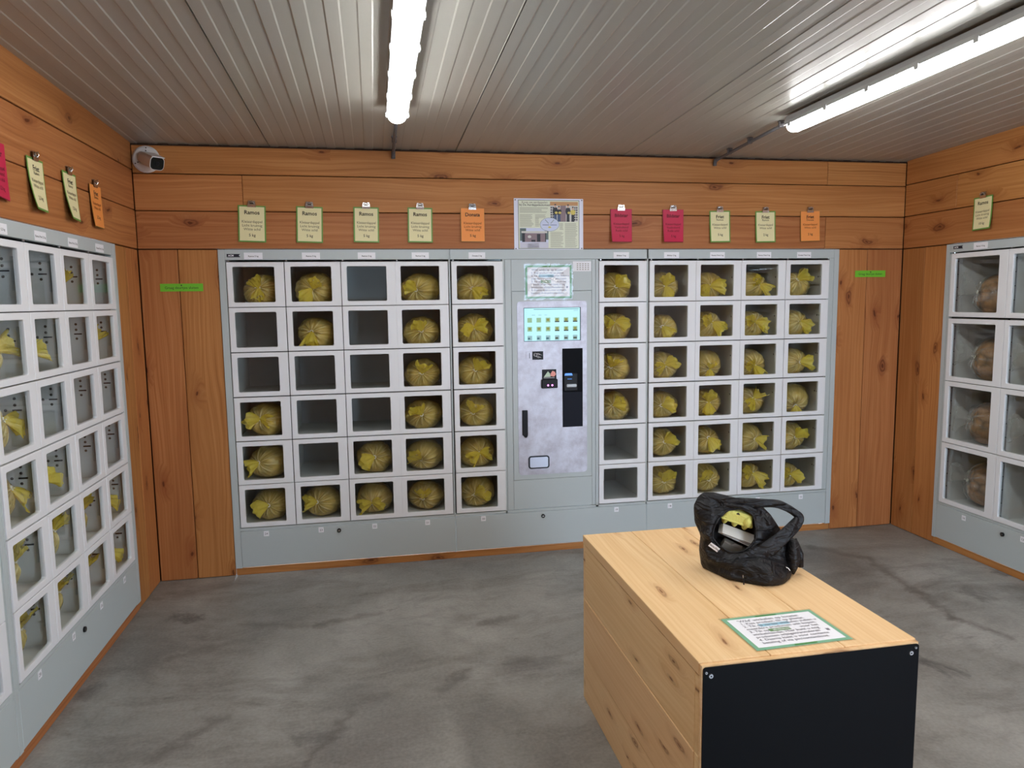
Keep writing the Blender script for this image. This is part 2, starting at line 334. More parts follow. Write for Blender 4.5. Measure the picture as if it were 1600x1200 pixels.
TXT = {}
def text_mesh(body, size, m, bold=0.0, align='CENTER', spacing=1.0):
    """flat lettering facing -y, baseline at z=0"""
    key = (body, size, m.name, bold, align)
    if key in TXT: return TXT[key]
    cu = bpy.data.curves.new('lettering', 'FONT'); cu.body = body; cu.size = size; cu.align_x = align; cu.resolution_u = 2
    cu.offset = bold * size; cu.space_character = spacing; cu.fill_mode = 'FRONT'
    o = bpy.data.objects.new('lettering', cu); COL.objects.link(o)
    dg = bpy.context.evaluated_depsgraph_get(); me = bpy.data.meshes.new_from_object(o.evaluated_get(dg))
    bpy.data.objects.remove(o); bpy.data.curves.remove(cu)
    me.transform(Matrix.Rotation(PI / 2, 4, 'X')); me.materials.clear(); me.materials.append(m); TXT[key] = me
    return me
def text_lines(lines, default):
    """lines: (text, x, z, size, material, bold, align); one joined lettering mesh"""
    mb = MB(); ml = []
    for (s_, x, z, size, m, bold, align) in lines:
        me = text_mesh(s_, size, m, bold, align)
        if m not in ml: ml.append(m)
        mb.add([(v.co.x + x, v.co.y, v.co.z + z) for v in me.vertices], [tuple(p.vertices) for p in me.polygons], ml.index(m))
    return mb, ml

# ------------------------------------------------------------------ room shell
fl = MB().box(XL - 0.3, XR + 0.3, YR - 3.0, 0.2, -0.12, 0.0); part('floor', fl, CONC, None, kind='structure')
ceiling = MB().box(XL - 0.06, XR + 0.06, YR - 0.05, 0.09, 0.10, 0.14)
cme = ceiling.mesh('ceiling', GAP)
for v in cme.vertices: v.co.z += ZC - SL * v.co.y
ceil_o = link('ceiling', cme, None, kind='structure')
def ceil_z(y): return ZC - SL * y
def panel(x0, x1):
    pr = []; n = max(1, round((x1 - x0) / 0.1098)); p = (x1 - x0) / n; d = 0.0020
    for k in range(n):
        a = x0 + k * p + (0.0028 if k == 0 else 0)
        pr += [(a, 0), (a + 0.045, 0), (a + 0.051, d), (a + p - 0.006, d)]
    pr.append((x1 - 0.0028, 0))
    prof = [(x1 - 0.0028, 0.06)] + [(x0 + 0.0028, 0.06)] + pr
    rings = [[(x, y, ceil_z(y) + z) for x, z in prof] for y in (0.02, YR)]
    mb = MB(); mb.grid(rings, cv=True); k = len(prof)
    return part('ceiling_panel', mb, CEIL, ceil_o)
for x0, x1 in ((XL - 0.02, -1.126), (-1.126, -0.022), (-0.022, 1.07), (1.07, 2.165), (2.165, XR + 0.02)): panel(x0, x1)

PLK = {}
def plank(parent, a0, a1, z0, z1, side, vert=False, thick=0.022):
    """a: coordinate along the wall (x on the back wall, y on the side walls)"""
    L, W = (z1 - z0, a1 - a0) if vert else (a1 - a0, z1 - z0)
    mb = MB().box(-L / 2, L / 2, 0, thick, -W / 2 + 0.001, W / 2 - 0.001, b=0.0025)
    me = mb.mesh('plank', LARCH)
    ca, cz = (a0 + a1) / 2, (z0 + z1) / 2; j = rnd.uniform(0, 0.0025)
    rz = {'back': 0, 'left': PI / 2, 'right': -PI / 2}[side]
    loc = {'back': (ca, j, cz), 'left': (XL - j, ca, cz), 'right': (XR + j, ca, cz)}[side]
    return link('plank', me, parent, loc, (0, PI / 2 if vert else 0, rz))
BACKING = mat('wall_backing', S(60, 38, 22), 0.8)
wb = MB().box(XL - 0.05, XR + 0.05, 0.03, 0.06, ZB, 2.72); wb.box(XL - 0.05, -1.46, 0.03, 0.06, -0.1, ZB); wb.box(2.64, XR + 0.05, 0.03, 0.06, -0.1, ZB)
wall_back = part('wall_back', wb, BACKING, None, kind='structure')
wl = MB().box(XL - 0.06, XL - 0.03, YR, 0.06, ZB, 2.95); wl.box(XL - 0.06, XL - 0.03, -0.40, 0.06, -0.1, ZB); wl.box(XL - 0.06, XL - 0.03, YR, -3.20, -0.1, ZB)
wall_left = part('wall_left', wl, BACKING, None, kind='structure')
wr = MB().box(XR + 0.03, XR + 0.06, YR, 0.06, ZB, 2.95); wr.box(XR + 0.03, XR + 0.06, -0.39, 0.06, -0.1, ZB); wr.box(XR + 0.03, XR + 0.06, YR, -2.25, -0.1, ZB)
wall_right = part('wall_right', wr, BACKING, None, kind='structure')
for z0, z1, js in ((2.432, 2.592, (2.527,)), (2.221, 2.432, (-1.29,)), (ZB + 0.002, 2.221, (2.524,))):
    e = [XL] + list(js) + [XR]
    for a, b in zip(e, e[1:]): plank(wall_back, a + 0.001, b - 0.001, z0 + 0.0015, z1 - 0.0015, 'back')
for a, b in ((XL, -1.672), (-1.672, -1.4475), (2.632, 2.856), (2.856, XR)): plank(wall_back, a + 0.001, b - 0.001, 0.003, ZB - 0.002, 'back', True)
for side, wo, zz, js in (('left', wall_left, (2.452, 2.224), ((-2.6,), (-3.1,), (-2.2, ))), ('right', wall_right, (2.441, 2.224), ((-2.4,), (-0.463, -3.2), (-2.9,)))):
    for (z0, z1), j in zip(((zz[0], 2.79), (zz[1], zz[0]), (ZB + 0.002, zz[1])), js):
        e = [YR] + sorted(j) + [0]
        for a, b in zip(e, e[1:]): plank(wo, a + 0.001, b - 0.001, z0 + 0.0015, z1 - 0.0015, side)
    lim = -0.408 if side == 'left' else -0.411
    for a, b in ((lim, -0.21), (-0.21, 0)): plank(wo, a + 0.001, b - 0.001, 0.003, ZB - 0.002, side, True)
    end = -3.19 if side == 'left' else -2.225
    k = end
    while k > YR + 0.05:
        q = max(YR, k - 0.23); plank(wo, q + 0.001, k - 0.001, 0.003, ZB - 0.002, side, True); k = q
# plinth boards under the lockers
def plinth(name, a0, a1, side):
    mb = MB().box(-(a1 - a0) / 2, (a1 - a0) / 2, 0.0, 0.022, 0.002, 0.046, b=0.002)
    ca = (a0 + a1) / 2; rz = {'back': 0, 'left': PI / 2, 'right': -PI / 2}[side]
    part(name, mb, LARCH, None, kind='structure', loc={'back': (ca, 0, 0), 'left': (XL, ca, 0), 'right': (XR, ca, 0)}[side], rot=(0, 0, rz))
plinth('baseboard_back', -1.446, 2.63, 'back'); plinth('baseboard_left', -3.185, -0.411, 'left'); plinth('baseboard_right', -2.22, -0.413, 'right')
# rear wall with the open entrance behind the camera
rw = MB().box(XL - 0.06, -0.95, YR - 0.06, YR, -0.1, 2.95); rw.box(-0.30, 1.38, YR - 0.06, YR, -0.1, 2.95); rw.box(2.95, XR + 0.06, YR - 0.06, YR, -0.1, 2.95)
rw.box(1.38, 2.95, YR - 0.06, YR, 2.25, 2.95); rw.box(-0.95, -0.30, YR - 0.06, YR, 2.2, 2.95); rw.box(-0.95, -0.30, YR - 0.06, YR, -0.1, 1.74)
w1 = part('added_window_1', MB().box(-0.95, -0.30, YR - 0.05, YR - 0.04, 1.74, 2.2), glass('tinted_glass', (0.30, 0.31, 0.31, 1)), None, kind='structure')  # invented unseen window, tinted to leave a faint veil in one locker pane
part('wall_rear', rw, LARCH, None, kind='structure')

# ------------------------------------------------------------------ lockers
def rrect(x0, x1, z0, z1, r, n=4):
    pts = []
    for cx, cz, a0 in ((x1 - r, z1 - r, 0), (x0 + r, z1 - r, PI / 2), (x0 + r, z0 + r, PI), (x1 - r, z0 + r, 3 * PI / 2)):
        for k in range(n + 1): a = a0 + PI / 2 * k / n; pts.append((cx + r * math.cos(a), cz + r * math.sin(a)))
    return pts
def frame_mesh(name, W, H, wx0, wx1, wz0, wz1, t, m, r=0.008):
    """door leaf 0..W x 0..H, window hole, thickness t, front at y=0"""
    inn = rrect(wx0, wx1, wz0, wz1, r); n = len(inn)
    def outp(i, off):
        x, z = inn[i]; cx, cz = (wx0 + wx1) / 2, (wz0 + wz1) / 2; k = i // (n // 4)
        return [(W - off, H - off), (off, H - off), (off, off), (W - off, off)][k]
    mb = MB(); c_ = 0.002
    q = n // 4
    rings = []
    for lev in range(6):
        ring = []
        for i in range(n):
            x, z = inn[i]; ox, oz = outp(i, c_ if lev in (0,) else 0)
            dx, dz = (x - (wx0 + wx1) / 2), (z - (wz0 + wz1) / 2); l = math.hypot(dx, dz)
            ring.append([(ox, 0, oz), (ox, c_, oz), (ox, t, oz), (x, t, z), (x, c_, z), (x + dx / l * c_, 0, z + dz / l * c_)][lev] if lev else (ox, 0, oz))
        rings.append(ring)
    mb.grid(rings + [rings[0]], cv=True)
    bm = bmesh.new(); me = mb.mesh(name, m, recalc=False); bm.from_mesh(me); bmesh.ops.remove_doubles(bm, verts=bm.verts, dist=1e-5); bmesh.ops.dissolve_degenerate(bm, edges=bm.edges, dist=1e-6)
    bmesh.ops.recalc_face_normals(bm, faces=bm.faces); bm.to_mesh(me); bm.free(); return me
ROWS6 = [1.927, 1.657, 1.3875, 1.1165, 0.8445, 0.5730, 0.3035]; ROWS4 = [1.9415, 1.5325, 1.1165, 0.7085, 0.3005]
DW, DH = 0.3265, 0.2655
DOOR = frame_mesh('door', DW, DH, 0.033, DW - 0.0555, 0.0275, DH - 0.0275, 0.018, WHITE)
PANE = MB().box(0.029, DW - 0.051, 0.007, 0.010, 0.0235, DH - 0.0235).mesh('pane', GLASS)
BW, BH = 0.4325, 0.4035
DOOR10 = frame_mesh('door', BW, BH, 0.033, BW - 0.062, 0.030, BH - 0.030, 0.018, WHITE)
PANE10 = MB().box(0.029, BW - 0.058, 0.007, 0.010, 0.026, BH - 0.026).mesh('pane', GLASS)
DEPTH = 0.60
def lock_mesh(H):
    mb = MB(); y1 = 0.30; q_ = H / 0.255     # plate on the right divider, faces -x
    mb.box(-0.006, 0, 0.024, y1, 0.107 * q_, H - 0.012, 0)
    for yy, z in ((0.064, 0.204), (0.064, 0.178), (0.064, 0.136), (0.098, 0.158)):
        r = 0.0062; z *= q_
        P = [(-0.0062, yy + r * math.cos(k * PI / 4), z + r * math.sin(k * PI / 4)) for k in range(8)] + [(-0.0095, yy, z)]
        mb.add(P, [(k, (k + 1) % 8, 8) for k in range(8)], 1)
    z = 0.158 * q_
    mb.box(-0.012, -0.006, 0.040, 0.072, z - 0.003, z + 0.003, 2); mb.box(-0.014, -0.006, 0.024, 0.032, z - 0.075, z + 0.055, 3)
    return mb.mesh('lock_plate', [INNER, STEELDARK, BLACK, GREY])
LOCK = lock_mesh(0.255); LOCK10 = lock_mesh(0.392)
def hinge_mesh(H):
    mb = MB(); mb.box(0, 0.004, 0.026, 0.042, 0.006, H - 0.02, 0)
    for k in range(5):
        zz = 0.02 + k * (H - 0.06) / 4; mb.box(0.004, 0.0065, 0.031, 0.036, zz, zz + 0.005, 1)
    return mb.mesh('hinge', [CLIPW, GAP])
HINGE = hinge_mesh(0.255); HINGE10 = hinge_mesh(0.392)
NUMM = MB().box(-0.0155, 0.0155, -0.0012, 0, -0.0165, 0.0165).mesh('number_label', PAPER)
NAMEM = MB().box(-0.053, 0.053, -0.0012, 0, -0.0195, 0.0195).mesh('name_label', PAPER)
def lock_knob():
    mb = MB().disc(0, -0.008, 0, 0, 0.0125, n=16, mi=0); mb.disc(0, -0.0095, -0.008, 0, 0.007, n=12, mi=1); mb.box(-0.001, 0.001, -0.0102, -0.0095, -0.005, 0.005, 0); return mb.mesh('cylinder_lock', [BLACK, CHROME])
KNOB = lock_knob()
CAPM = MB().disc(0, -0.006, 0, 0, 0.0042, n=8).mesh('hinge_pin', CLIPW)

def column(u, x0, rows, big=False):
    """doors, panes, locks of one column whose door leaf starts at x0"""
    for k in range(len(rows) - 1):
        zt, zb = rows[k] - 0.0025, rows[k + 1] + (0.0025 if not big else 0.002)
        d = link('door', DOOR10 if big else DOOR, u, (x0, -0.013, zb)); link('pane', PANE10 if big else PANE, d)
        link('lock_plate', LOCK10 if big else LOCK, u, (x0 + (BW if big else DW) - 0.0045, 0, zb - 0.002))
        link('hinge', HINGE10 if big else HINGE, u, (x0 + 0.0045, 0, zb))
    link('hinge_pin', CAPM, u, (x0 + 0.012, -0.003, rows[0] + 0.006))
def shell(u, W, rows, divs, holes=None):
    """carcass: side panels, dividers, shelves, back"""
    part('back_panel', MB().box(0.0, W, DEPTH, DEPTH + 0.01, 0.05, ZB), DARKIN, u)
    part('top_panel', MB().box(0.0, W, 0.012, DEPTH, 1.965, 1.975), GREY, u)
    for z in rows[:-1] + [rows[-1]]:
        for a, b in (holes or [(0.012, W - 0.012)]):
            
                part('shelf', MB().box(a, b, 0.022, DEPTH, z - 0.005, z + 0.001), INNER, u); part('gap_shade_strip', MB().box(a, b, 0.0165, 0.0215, z - 0.006, z + 0.002), GAP, u)  # black strips stand in for the shade in the gaps between door rows
    for x in divs: 
        part('divider', MB().box(x - 0.004, x + 0.004, 0.022, DEPTH, rows[-1], rows[0]), INNER, u)
        part('gap_shade_strip', MB().box(x - 0.0045, x + 0.0045, 0.0165, 0.0215, rows[-1], rows[0]), GAP, u)  # same blackened shade down the gaps between door columns
def header(u, x0, x1, z0=None):
    part('header', MB().box(x0 + 0.0008, x1 - 0.0008, -0.008, 0.02, z0 or 1.938, 1.999, b=0.0012), GREY, u)
def name_label(u, x, txt, z=1.9615):
    l = link('name_label', NAMEM, u, (x, -0.008, z)); link('lettering', text_mesh(txt, 0.0125, INK, 0.012), l, (0, -0.0016, -0.006))
def num_label(u, x, txt, z=0.259):
    l = link('number_label', NUMM, u, (x, -0.008, z)); link('lettering', text_mesh(txt, 0.0195, INK, 0.0), l, (0, -0.0016, -0.007))
def badge(u, x, z):
    mb = MB().prism([(-0.038, -0.0095), (0.039, -0.0095), (0.030, 0.0), (0.037, 0.0095), (-0.038, 0.0095)], -0.0012, 0)
    b = part('badge', mb, NAVY, u, loc=(x, -0.008, z)); mb, ml = text_lines([('ACM', -0.030, -0.0048, 0.0145, PAPER, 0.03, 'LEFT')], None)
    part('lettering', mb, ml, b, loc=(0, -0.0016, 0))
def bottom(u, x0, x1, top=0.283, panels=None):
    part('sill', MB().box(x0, x1, -0.008, 0.02, top + 0.0015, 0.3005, b=0.001), GREY, u)
    for a, b in panels or [(x0, x1)]: part('bottom_panel', MB().box(a + 0.001, b - 0.001, -0.0075, 0.015, 0.053, top - 0.0015, b=0.0015), GREY, u)
def stile(u, x0, x1, y=-0.008, z0=0.048, z1=1.999): part('stile', MB().box(x0, x1, y, 0.03, z0, z1, b=0.0012), GREY, u)

COLX = {}
# back wall, left cabinet
U1 = thing('vending_locker_cabinet', 'grey locker cabinet left of the payment terminal with four columns of white doors', 'locker', (0, 0, 0))
U1.location = (-1.447, 0, 0); o = -1.447
stile(U1, 0.0, 0.0385); stile(U1, -0.084 - o - 0.0, -0.0755 - o)
cx = [-1.403, -1.0715, -0.741, -0.4155]
for x in cx: column(U1, x - o, ROWS6)
part('side_panel', MB().box(0.03, 0.041, 0.02, DEPTH, 0.05, 1.965), INNER, U1)
shell(U1, 1.371, ROWS6, [x - 0.0025 - o for x in cx[1:]] + [-0.0855 - o])
header(U1, 0.0385, 1.3685); bottom(U1, 0.0385, 1.3715)
for x, n_ in zip((-1.256, -0.926, -0.594, -0.258), ('24', '23', '22', '21')): num_label(U1, x - o, n_)
for x in (-1.247, -0.9145, -0.585, -0.258): name_label(U1, x - o, 'Ramos 5 kg')
badge(U1, -1.359 - o, 1.9635); link('cylinder_lock', KNOB, U1, (-0.816 - o, -0.0075, 0.248))
for k, x in enumerate(cx): COLX[k] = x
# back wall, middle cabinet with the terminal
U2 = thing('vending_locker_cabinet', 'grey locker cabinet around the payment terminal with one column of doors on each side', 'locker', (-0.075, 0, 0)); o = -0.075
for x in (-0.0675, 0.8955): column(U2, x - o, ROWS6)
COLX[4] = -0.0675; COLX[5] = 0.8955
stile(U2, 0.258 + 0.075 - 0.002, 0.270 + 0.075, z0=0.285, z1=1.937); stile(U2, 0.272 - o, 0.3125 - o, y=-0.006, z0=0.303, z1=1.937); stile(U2, 0.8485 - o, 0.8715 - o, y=-0.006, z0=0.303, z1=1.937); stile(U2, 0.873 - o, 0.8925 - o, z0=0.285, z1=1.937)
stile(U2, 1.2235 - o, 1.2345 - o, z0=0.285)
shell(U2, 1.3095, ROWS6, [-0.0695 - o, 0.2625 - o, 0.892 - o, 1.2265 - o], [(0.004, 0.335), (0.968, 1.302)])
header(U2, 0.0005, 1.3095)
part('top_front_panel', MB().box(0.3135 - o, 0.8475 - o, -0.006, 0.015, 1.7365, 1.9365, b=0.001), GREY, U2)
part('lower_front_panel', MB().box(0.3135 - o, 0.8475 - o, -0.006, 0.015, 0.3045, 0.5005, b=0.001), GREY, U2)
bottom(U2, 0.0005, 1.3095)
num_label(U2, 0.107 - o, '20'); num_label(U2, 1.019 - o, '19')
name_label(U2, 0.096 - o, 'Donata 5 kg'); name_label(U2, 1.047 - o, 'Bildstar 5 kg')
link('cylinder_lock', KNOB, U2, (0.508 - o, -0.0075, 0.250))
# back wall, right cabinet
U3 = thing('vending_locker_cabinet', 'grey locker cabinet right of the payment terminal with four columns of white doors', 'locker', (1.235, 0, 0)); o = 1.235
cx = [1.243, 1.5705, 1.8985, 2.2285]
for x in cx: column(U3, x - o, ROWS6)
for k, x in enumerate(cx): COLX[6 + k] = x
stile(U3, 2.5935 - o, 2.631 - o); stile(U3, 2.5575 - o, 2.5925 - o, y=-0.006, z0=0.303, z1=1.937)
part('side_panel', MB().box(2.558 - o, 2.566 - o, 0.022, DEPTH, 0.05, 1.965), INNER, U3)
shell(U3, 1.396, ROWS6, [1.2395 - o] + [x - 0.0025 - o for x in cx[1:]])
header(U3, 0.0005, 1.358); bottom(U3, 0.0005, 1.358)
for x, n_ in zip((1.404, 1.73, 2.061, 2.394), ('18', '17', '16', '15')): num_label(U3, x - o, n_)
for x, n_ in zip((1.396, 1.722, 2.062, 2.361), ('Bildstar 5 kg', 'Ramos Friet 5 kg', 'Ramos Friet 5 kg', 'Donata Friet 5 kg')): name_label(U3, x - o, n_)
# left wall: local x runs along +y
LCOLS = {}
for q, (ya, yb, lab, nums, nm) in enumerate(((-1.802, -0.408, 'grey locker cabinet on the left wall nearest the corner', ('28', '27', '26', '25'), ('Bildstar 2,5 kg', 'Ramos Friet 2,5 kg', 'Ramos Friet 2,5 kg', 'Donata Friet 2,5 kg')),
                                        (-3.188, -1.804, 'grey locker cabinet on the left wall cut by the left edge of the photo', ('32', '31', '30', '29'), ('Ramos 2,5 kg', 'Ramos 2,5 kg', 'Donata 2,5 kg', 'Bildstar 2,5 kg')))):
    u = thing('vending_locker_cabinet', lab, 'locker', (XL, ya, 0), PI / 2); W = yb - ya
    xs = [0.012 + 0.331 * k for k in range(4)]
    for k, x in enumerate(xs): column(u, x, ROWS6); LCOLS[(q, 3 - k)] = (u, x)
    end = xs[3] + DW + 0.003
    stile(u, 0.0, 0.009, z0=0.285, z1=1.999)
    stile(u, end, end + 0.02, y=-0.006); stile(u, end + 0.021, W)
    part('side_panel', MB().box(end - 0.002, end + 0.006, 0.022, DEPTH, 0.05, 1.965), INNER, u)
    shell(u, W, ROWS6, [0.008] + [x - 0.0025 for x in xs[1:]])
    header(u, 0.0005, end + 0.02); bottom(u, 0.0005, end + 0.02)
    for x, n_, t_ in zip(xs, nums, nm): num_label(u, x + 0.155, n_); name_label(u, x + 0.16, t_)
    link('cylinder_lock', KNOB, u, (0.61, -0.0075, 0.240))
# right wall: local x runs along -y
U6 = thing('vending_locker_cabinet', 'grey locker cabinet on the right wall with large white doors four rows high', 'locker', (XR, -0.411, 0), -PI / 2)
RX = [0.0525 + 0.4355 * k for k in range(4)]
for x in RX: column(U6, x, ROWS4, True)
WR = RX[3] + BW + 0.012
stile(U6, 0.0, 0.028); stile(U6, 0.029, 0.0495, y=-0.006, z0=0.303, z1=1.937); stile(U6, WR - 0.009, WR)
part('side_panel', MB().box(0.04, 0.048, 0.022, DEPTH, 0.05, 1.965), INNER, U6)
shell(U6, WR, ROWS4, [x - 0.002 for x in RX[1:]] + [WR - 0.01]); header(U6, 0.028, WR, 1.9475); bottom(U6, 0.028, WR)
for x, n_ in zip(RX, ('14', '13', '12', '11')): num_label(U6, x + 0.213, n_, 0.249); name_label(U6, x + 0.222, 'Ramos 10 kg', 1.974)
badge(U6, 0.098, 1.976); link('cylinder_lock', KNOB, U6, (RX[1] + 0.075, -0.0075, 0.236))

# ------------------------------------------------------------------ payment terminal
TM = thing('payment_terminal', 'stainless steel payment terminal with a lit touch screen between the lockers', 'terminal', (0.581, 0, 0.5))
def T(name, mb, m, p=TM, **kw): return part(name, mb, m, p, **kw)
ox, oz = 0.581, 0.5
T('door_frame', MB().box(0.3145 - ox, 0.8465 - ox, -0.007, 0.03, 0.0025, 1.2335, b=0.0012), GREY)
T('face_plate', MB().prism(rrect(0.3485 - ox, 0.8125 - ox, 0.034, 1.170, 0.022, 5), -0.010, -0.007), STEEL)
T('screen_bezel', MB().box(0.3915 - ox, 0.771 - ox, -0.0115, -0.010, 0.9125, 1.1295), BLACK)
SCR = mat('screen_lit', S(20, 30, 30), 0.2, emit=S(168, 236, 240), es=0.66)
scr = T('screen', MB().box(0.394 - ox, 0.765 - ox, -0.0125, -0.0115, 0.9155, 1.1265), SCR)
icm = [mat('icon_pale', emit=S(150, 190, 150), es=0.8, col=(0, 0, 0, 1)), mat('icon_potato', emit=S(150, 150, 60), es=0.7, col=(0, 0, 0, 1)), mat('icon_dark', emit=S(70, 80, 60), es=0.7, col=(0, 0, 0, 1)), mat('icon_white', emit=S(160, 200, 205), es=0.7, col=(0, 0, 0, 1)), mat('icon_bar', emit=S(60, 110, 120), es=0.7, col=(0, 0, 0, 1))]
for k in range(6):
    for j in range(3):
        ic = MB(); x = 0.430 - ox + k * 0.0605; z = 1.049 - j * 0.0575; s_ = 0.0152
        ic.box(x - s_, x + s_, -0.0129, -0.0125, z - s_, z + s_, 0 if j < 2 else 3)
        if j < 2:
            ic.box(x - s_, x + s_, -0.0132, -0.0129, z - s_, z - s_ * 0.45, 2 if k > 2 else 0)
            ic.prism([(x + s_ * 0.62 * math.cos(a * PI / 4), z + s_ * 0.1 + s_ * 0.62 * math.sin(a * PI / 4)) for a in range(8)], -0.0134, -0.0129, 1 if k > 1 or j else 0)
        else:
            ic.box(x - s_ * 0.8, x + s_ * (0.1 + 0.12 * k), -0.0132, -0.0129, z - s_ * 0.6, z + s_ * 0.2, 2 if k > 2 else 4)
        part('screen_icon', ic, icm, scr)
for x0, x1, z0, z1 in ((0.457, 0.757, 1.1165, 1.1195), (0.722, 0.752, 1.107, 1.1085), (0.444, 0.466, 1.081, 1.0825), (0.488, 0.508, 1.081, 1.0825), (0.528, 0.546, 1.081, 1.0825)):
    part('screen_text_line', MB().box(x0 - ox, x1 - ox, -0.0129, -0.0125, z0, z1), icm[4], scr)
T('card_slot_plate', MB().box(0.4035 - ox, 0.4455 - ox, -0.0125, -0.010, 0.794, 0.848, b=0.001), STEEL)
T('card_slot', MB().box(0.425 - ox, 0.4285 - ox, -0.013, -0.0125, 0.803, 0.839), BLACK)
cp = T('contactless_sticker', MB().box(0.4455 - ox, 0.518 - ox, -0.0112, -0.010, 0.7935, 0.8475), BLACK)
hand = MB(); z0 = 0.820; x0 = 0.482 - ox
for k in range(16):
    a, b = 2 * PI * k / 16, 2 * PI * (k + 1) / 16
    hand.tube([(x0 - 0.017 + 0.010 * math.cos(a), -0.0116, z0 + 0.006 + 0.010 * math.sin(a)), (x0 - 0.017 + 0.010 * math.cos(b), -0.0116, z0 + 0.006 + 0.010 * math.sin(b))], 0.0009, 4)
for pts in ([(-0.012, 0.013), (0.004, 0.014), (0.026, 0.002)], [(-0.012, -0.004), (0.002, -0.003), (0.012, -0.010), (0.022, -0.012)], [(-0.006, 0.006), (0.006, 0.008), (0.014, 0.004)], [(-0.008, -0.008), (0.002, -0.013), (0.010, -0.012)], [(-0.022, 0.002), (-0.018, 0.009)]):
    hand.tube([(x0 + a, -0.0116, z0 + b) for a, b in pts], 0.0011, 4)
part('hand_symbol', hand, PAPER, cp)
bn = T('banknote_reader', MB().box(0.5085 - ox, 0.6045 - ox, -0.0125, -0.010, 0.665, 0.728, b=0.001), BLACK)
nm = MB().prism([(0.520 - ox, 0.6785), (0.565 - ox, 0.6785), (0.562 - ox, 0.700), (0.548 - ox, 0.716)], -0.0132, -0.0125, 0); nm.prism([(0.564 - ox, 0.684), (0.590 - ox, 0.680), (0.602 - ox, 0.695), (0.594 - ox, 0.712), (0.578 - ox, 0.718), (0.567 - ox, 0.702)], -0.0132, -0.0125, 1)
nm.box(0.520 - ox, 0.592 - ox, -0.0132, -0.0125, 0.672, 0.674, 2)
part('banknote_picture', nm, [mat('note_green', S(196, 218, 196), 0.6), mat('note_pink', S(236, 160, 150), 0.6), PAPER], bn)
T('banknote_mouth', MB().box(0.503 - ox, 0.610 - ox, -0.028, -0.010, 0.606, 0.6645, b=0.004), BLACK)
lt = MB().disc(0.545 - ox, -0.0295, -0.028, 0.6255, 0.006, n=10); lt.disc(0.573 - ox, -0.0295, -0.028, 0.6255, 0.006, n=10)
T('indicator_light', lt, mat('violet_led', S(60, 10, 60), 0.4, emit=S(250, 130, 250), es=3.0))
# card reader recess
rc = MB().box(0.6455 - ox, 0.783 - ox, -0.0112, -0.010, 0.3425, 0.8615)
T('reader_recess', rc, mat('black_gloss', S(8, 9, 14), 0.5, spec=0.08))
T('reader_lower_cover', MB().box(0.649 - ox, 0.7795 - ox, -0.016, -0.0112, 0.346, 0.576, b=0.002), mat('reader_grey', S(24, 26, 36), 0.5, spec=0.12))
T('reader_body', MB().box(0.652 - ox, 0.745 - ox, -0.024, -0.0112, 0.583, 0.700, b=0.003), BLACK)
rs = MB().prism([(0.656 - ox, 0.685), (0.711 - ox, 0.685), (0.706 - ox, 0.700), (0.661 - ox, 0.700)], -0.0246, -0.024, 0); rs.box(0.676 - ox, 0.706 - ox, -0.0246, -0.024, 0.6605, 0.6635, 0)
T('reader_display', rs, mat('blue_display', S(10, 20, 60), 0.3, emit=S(70, 140, 240), es=1.0))
T('reader_card_mouth', MB().box(0.668 - ox, 0.735 - ox, -0.040, -0.024, 0.608, 0.629, b=0.004), mat('pale_plastic', S(190, 198, 204), 0.4))
h = MB().box(0.374 - ox, 0.409 - ox, -0.022, -0.010, 0.300, 0.466, b=0.003); h.prism([(0.380 - ox, 0.300), (0.391 - ox, 0.286), (0.402 - ox, 0.286), (0.409 - ox, 0.300)], -0.020, -0.010); h.box(0.386 - ox, 0.400 - ox, -0.0225, -0.022, 0.36, 0.45)
T('door_handle', h, BLACK)
T('coin_tray_rim', MB().prism(rrect(0.412 - ox, 0.5535 - ox, 0.0735, 0.1595, 0.018, 4), -0.0145, -0.010), mat('navy_rubber', S(16, 17, 32), 0.4))
T('coin_flap', MB().prism(rrect(0.422 - ox, 0.5435 - ox, 0.0825, 0.1505, 0.010, 4), -0.016, -0.0145), mat('flap_steel', S(205, 210, 226), 0.35, 0.6))

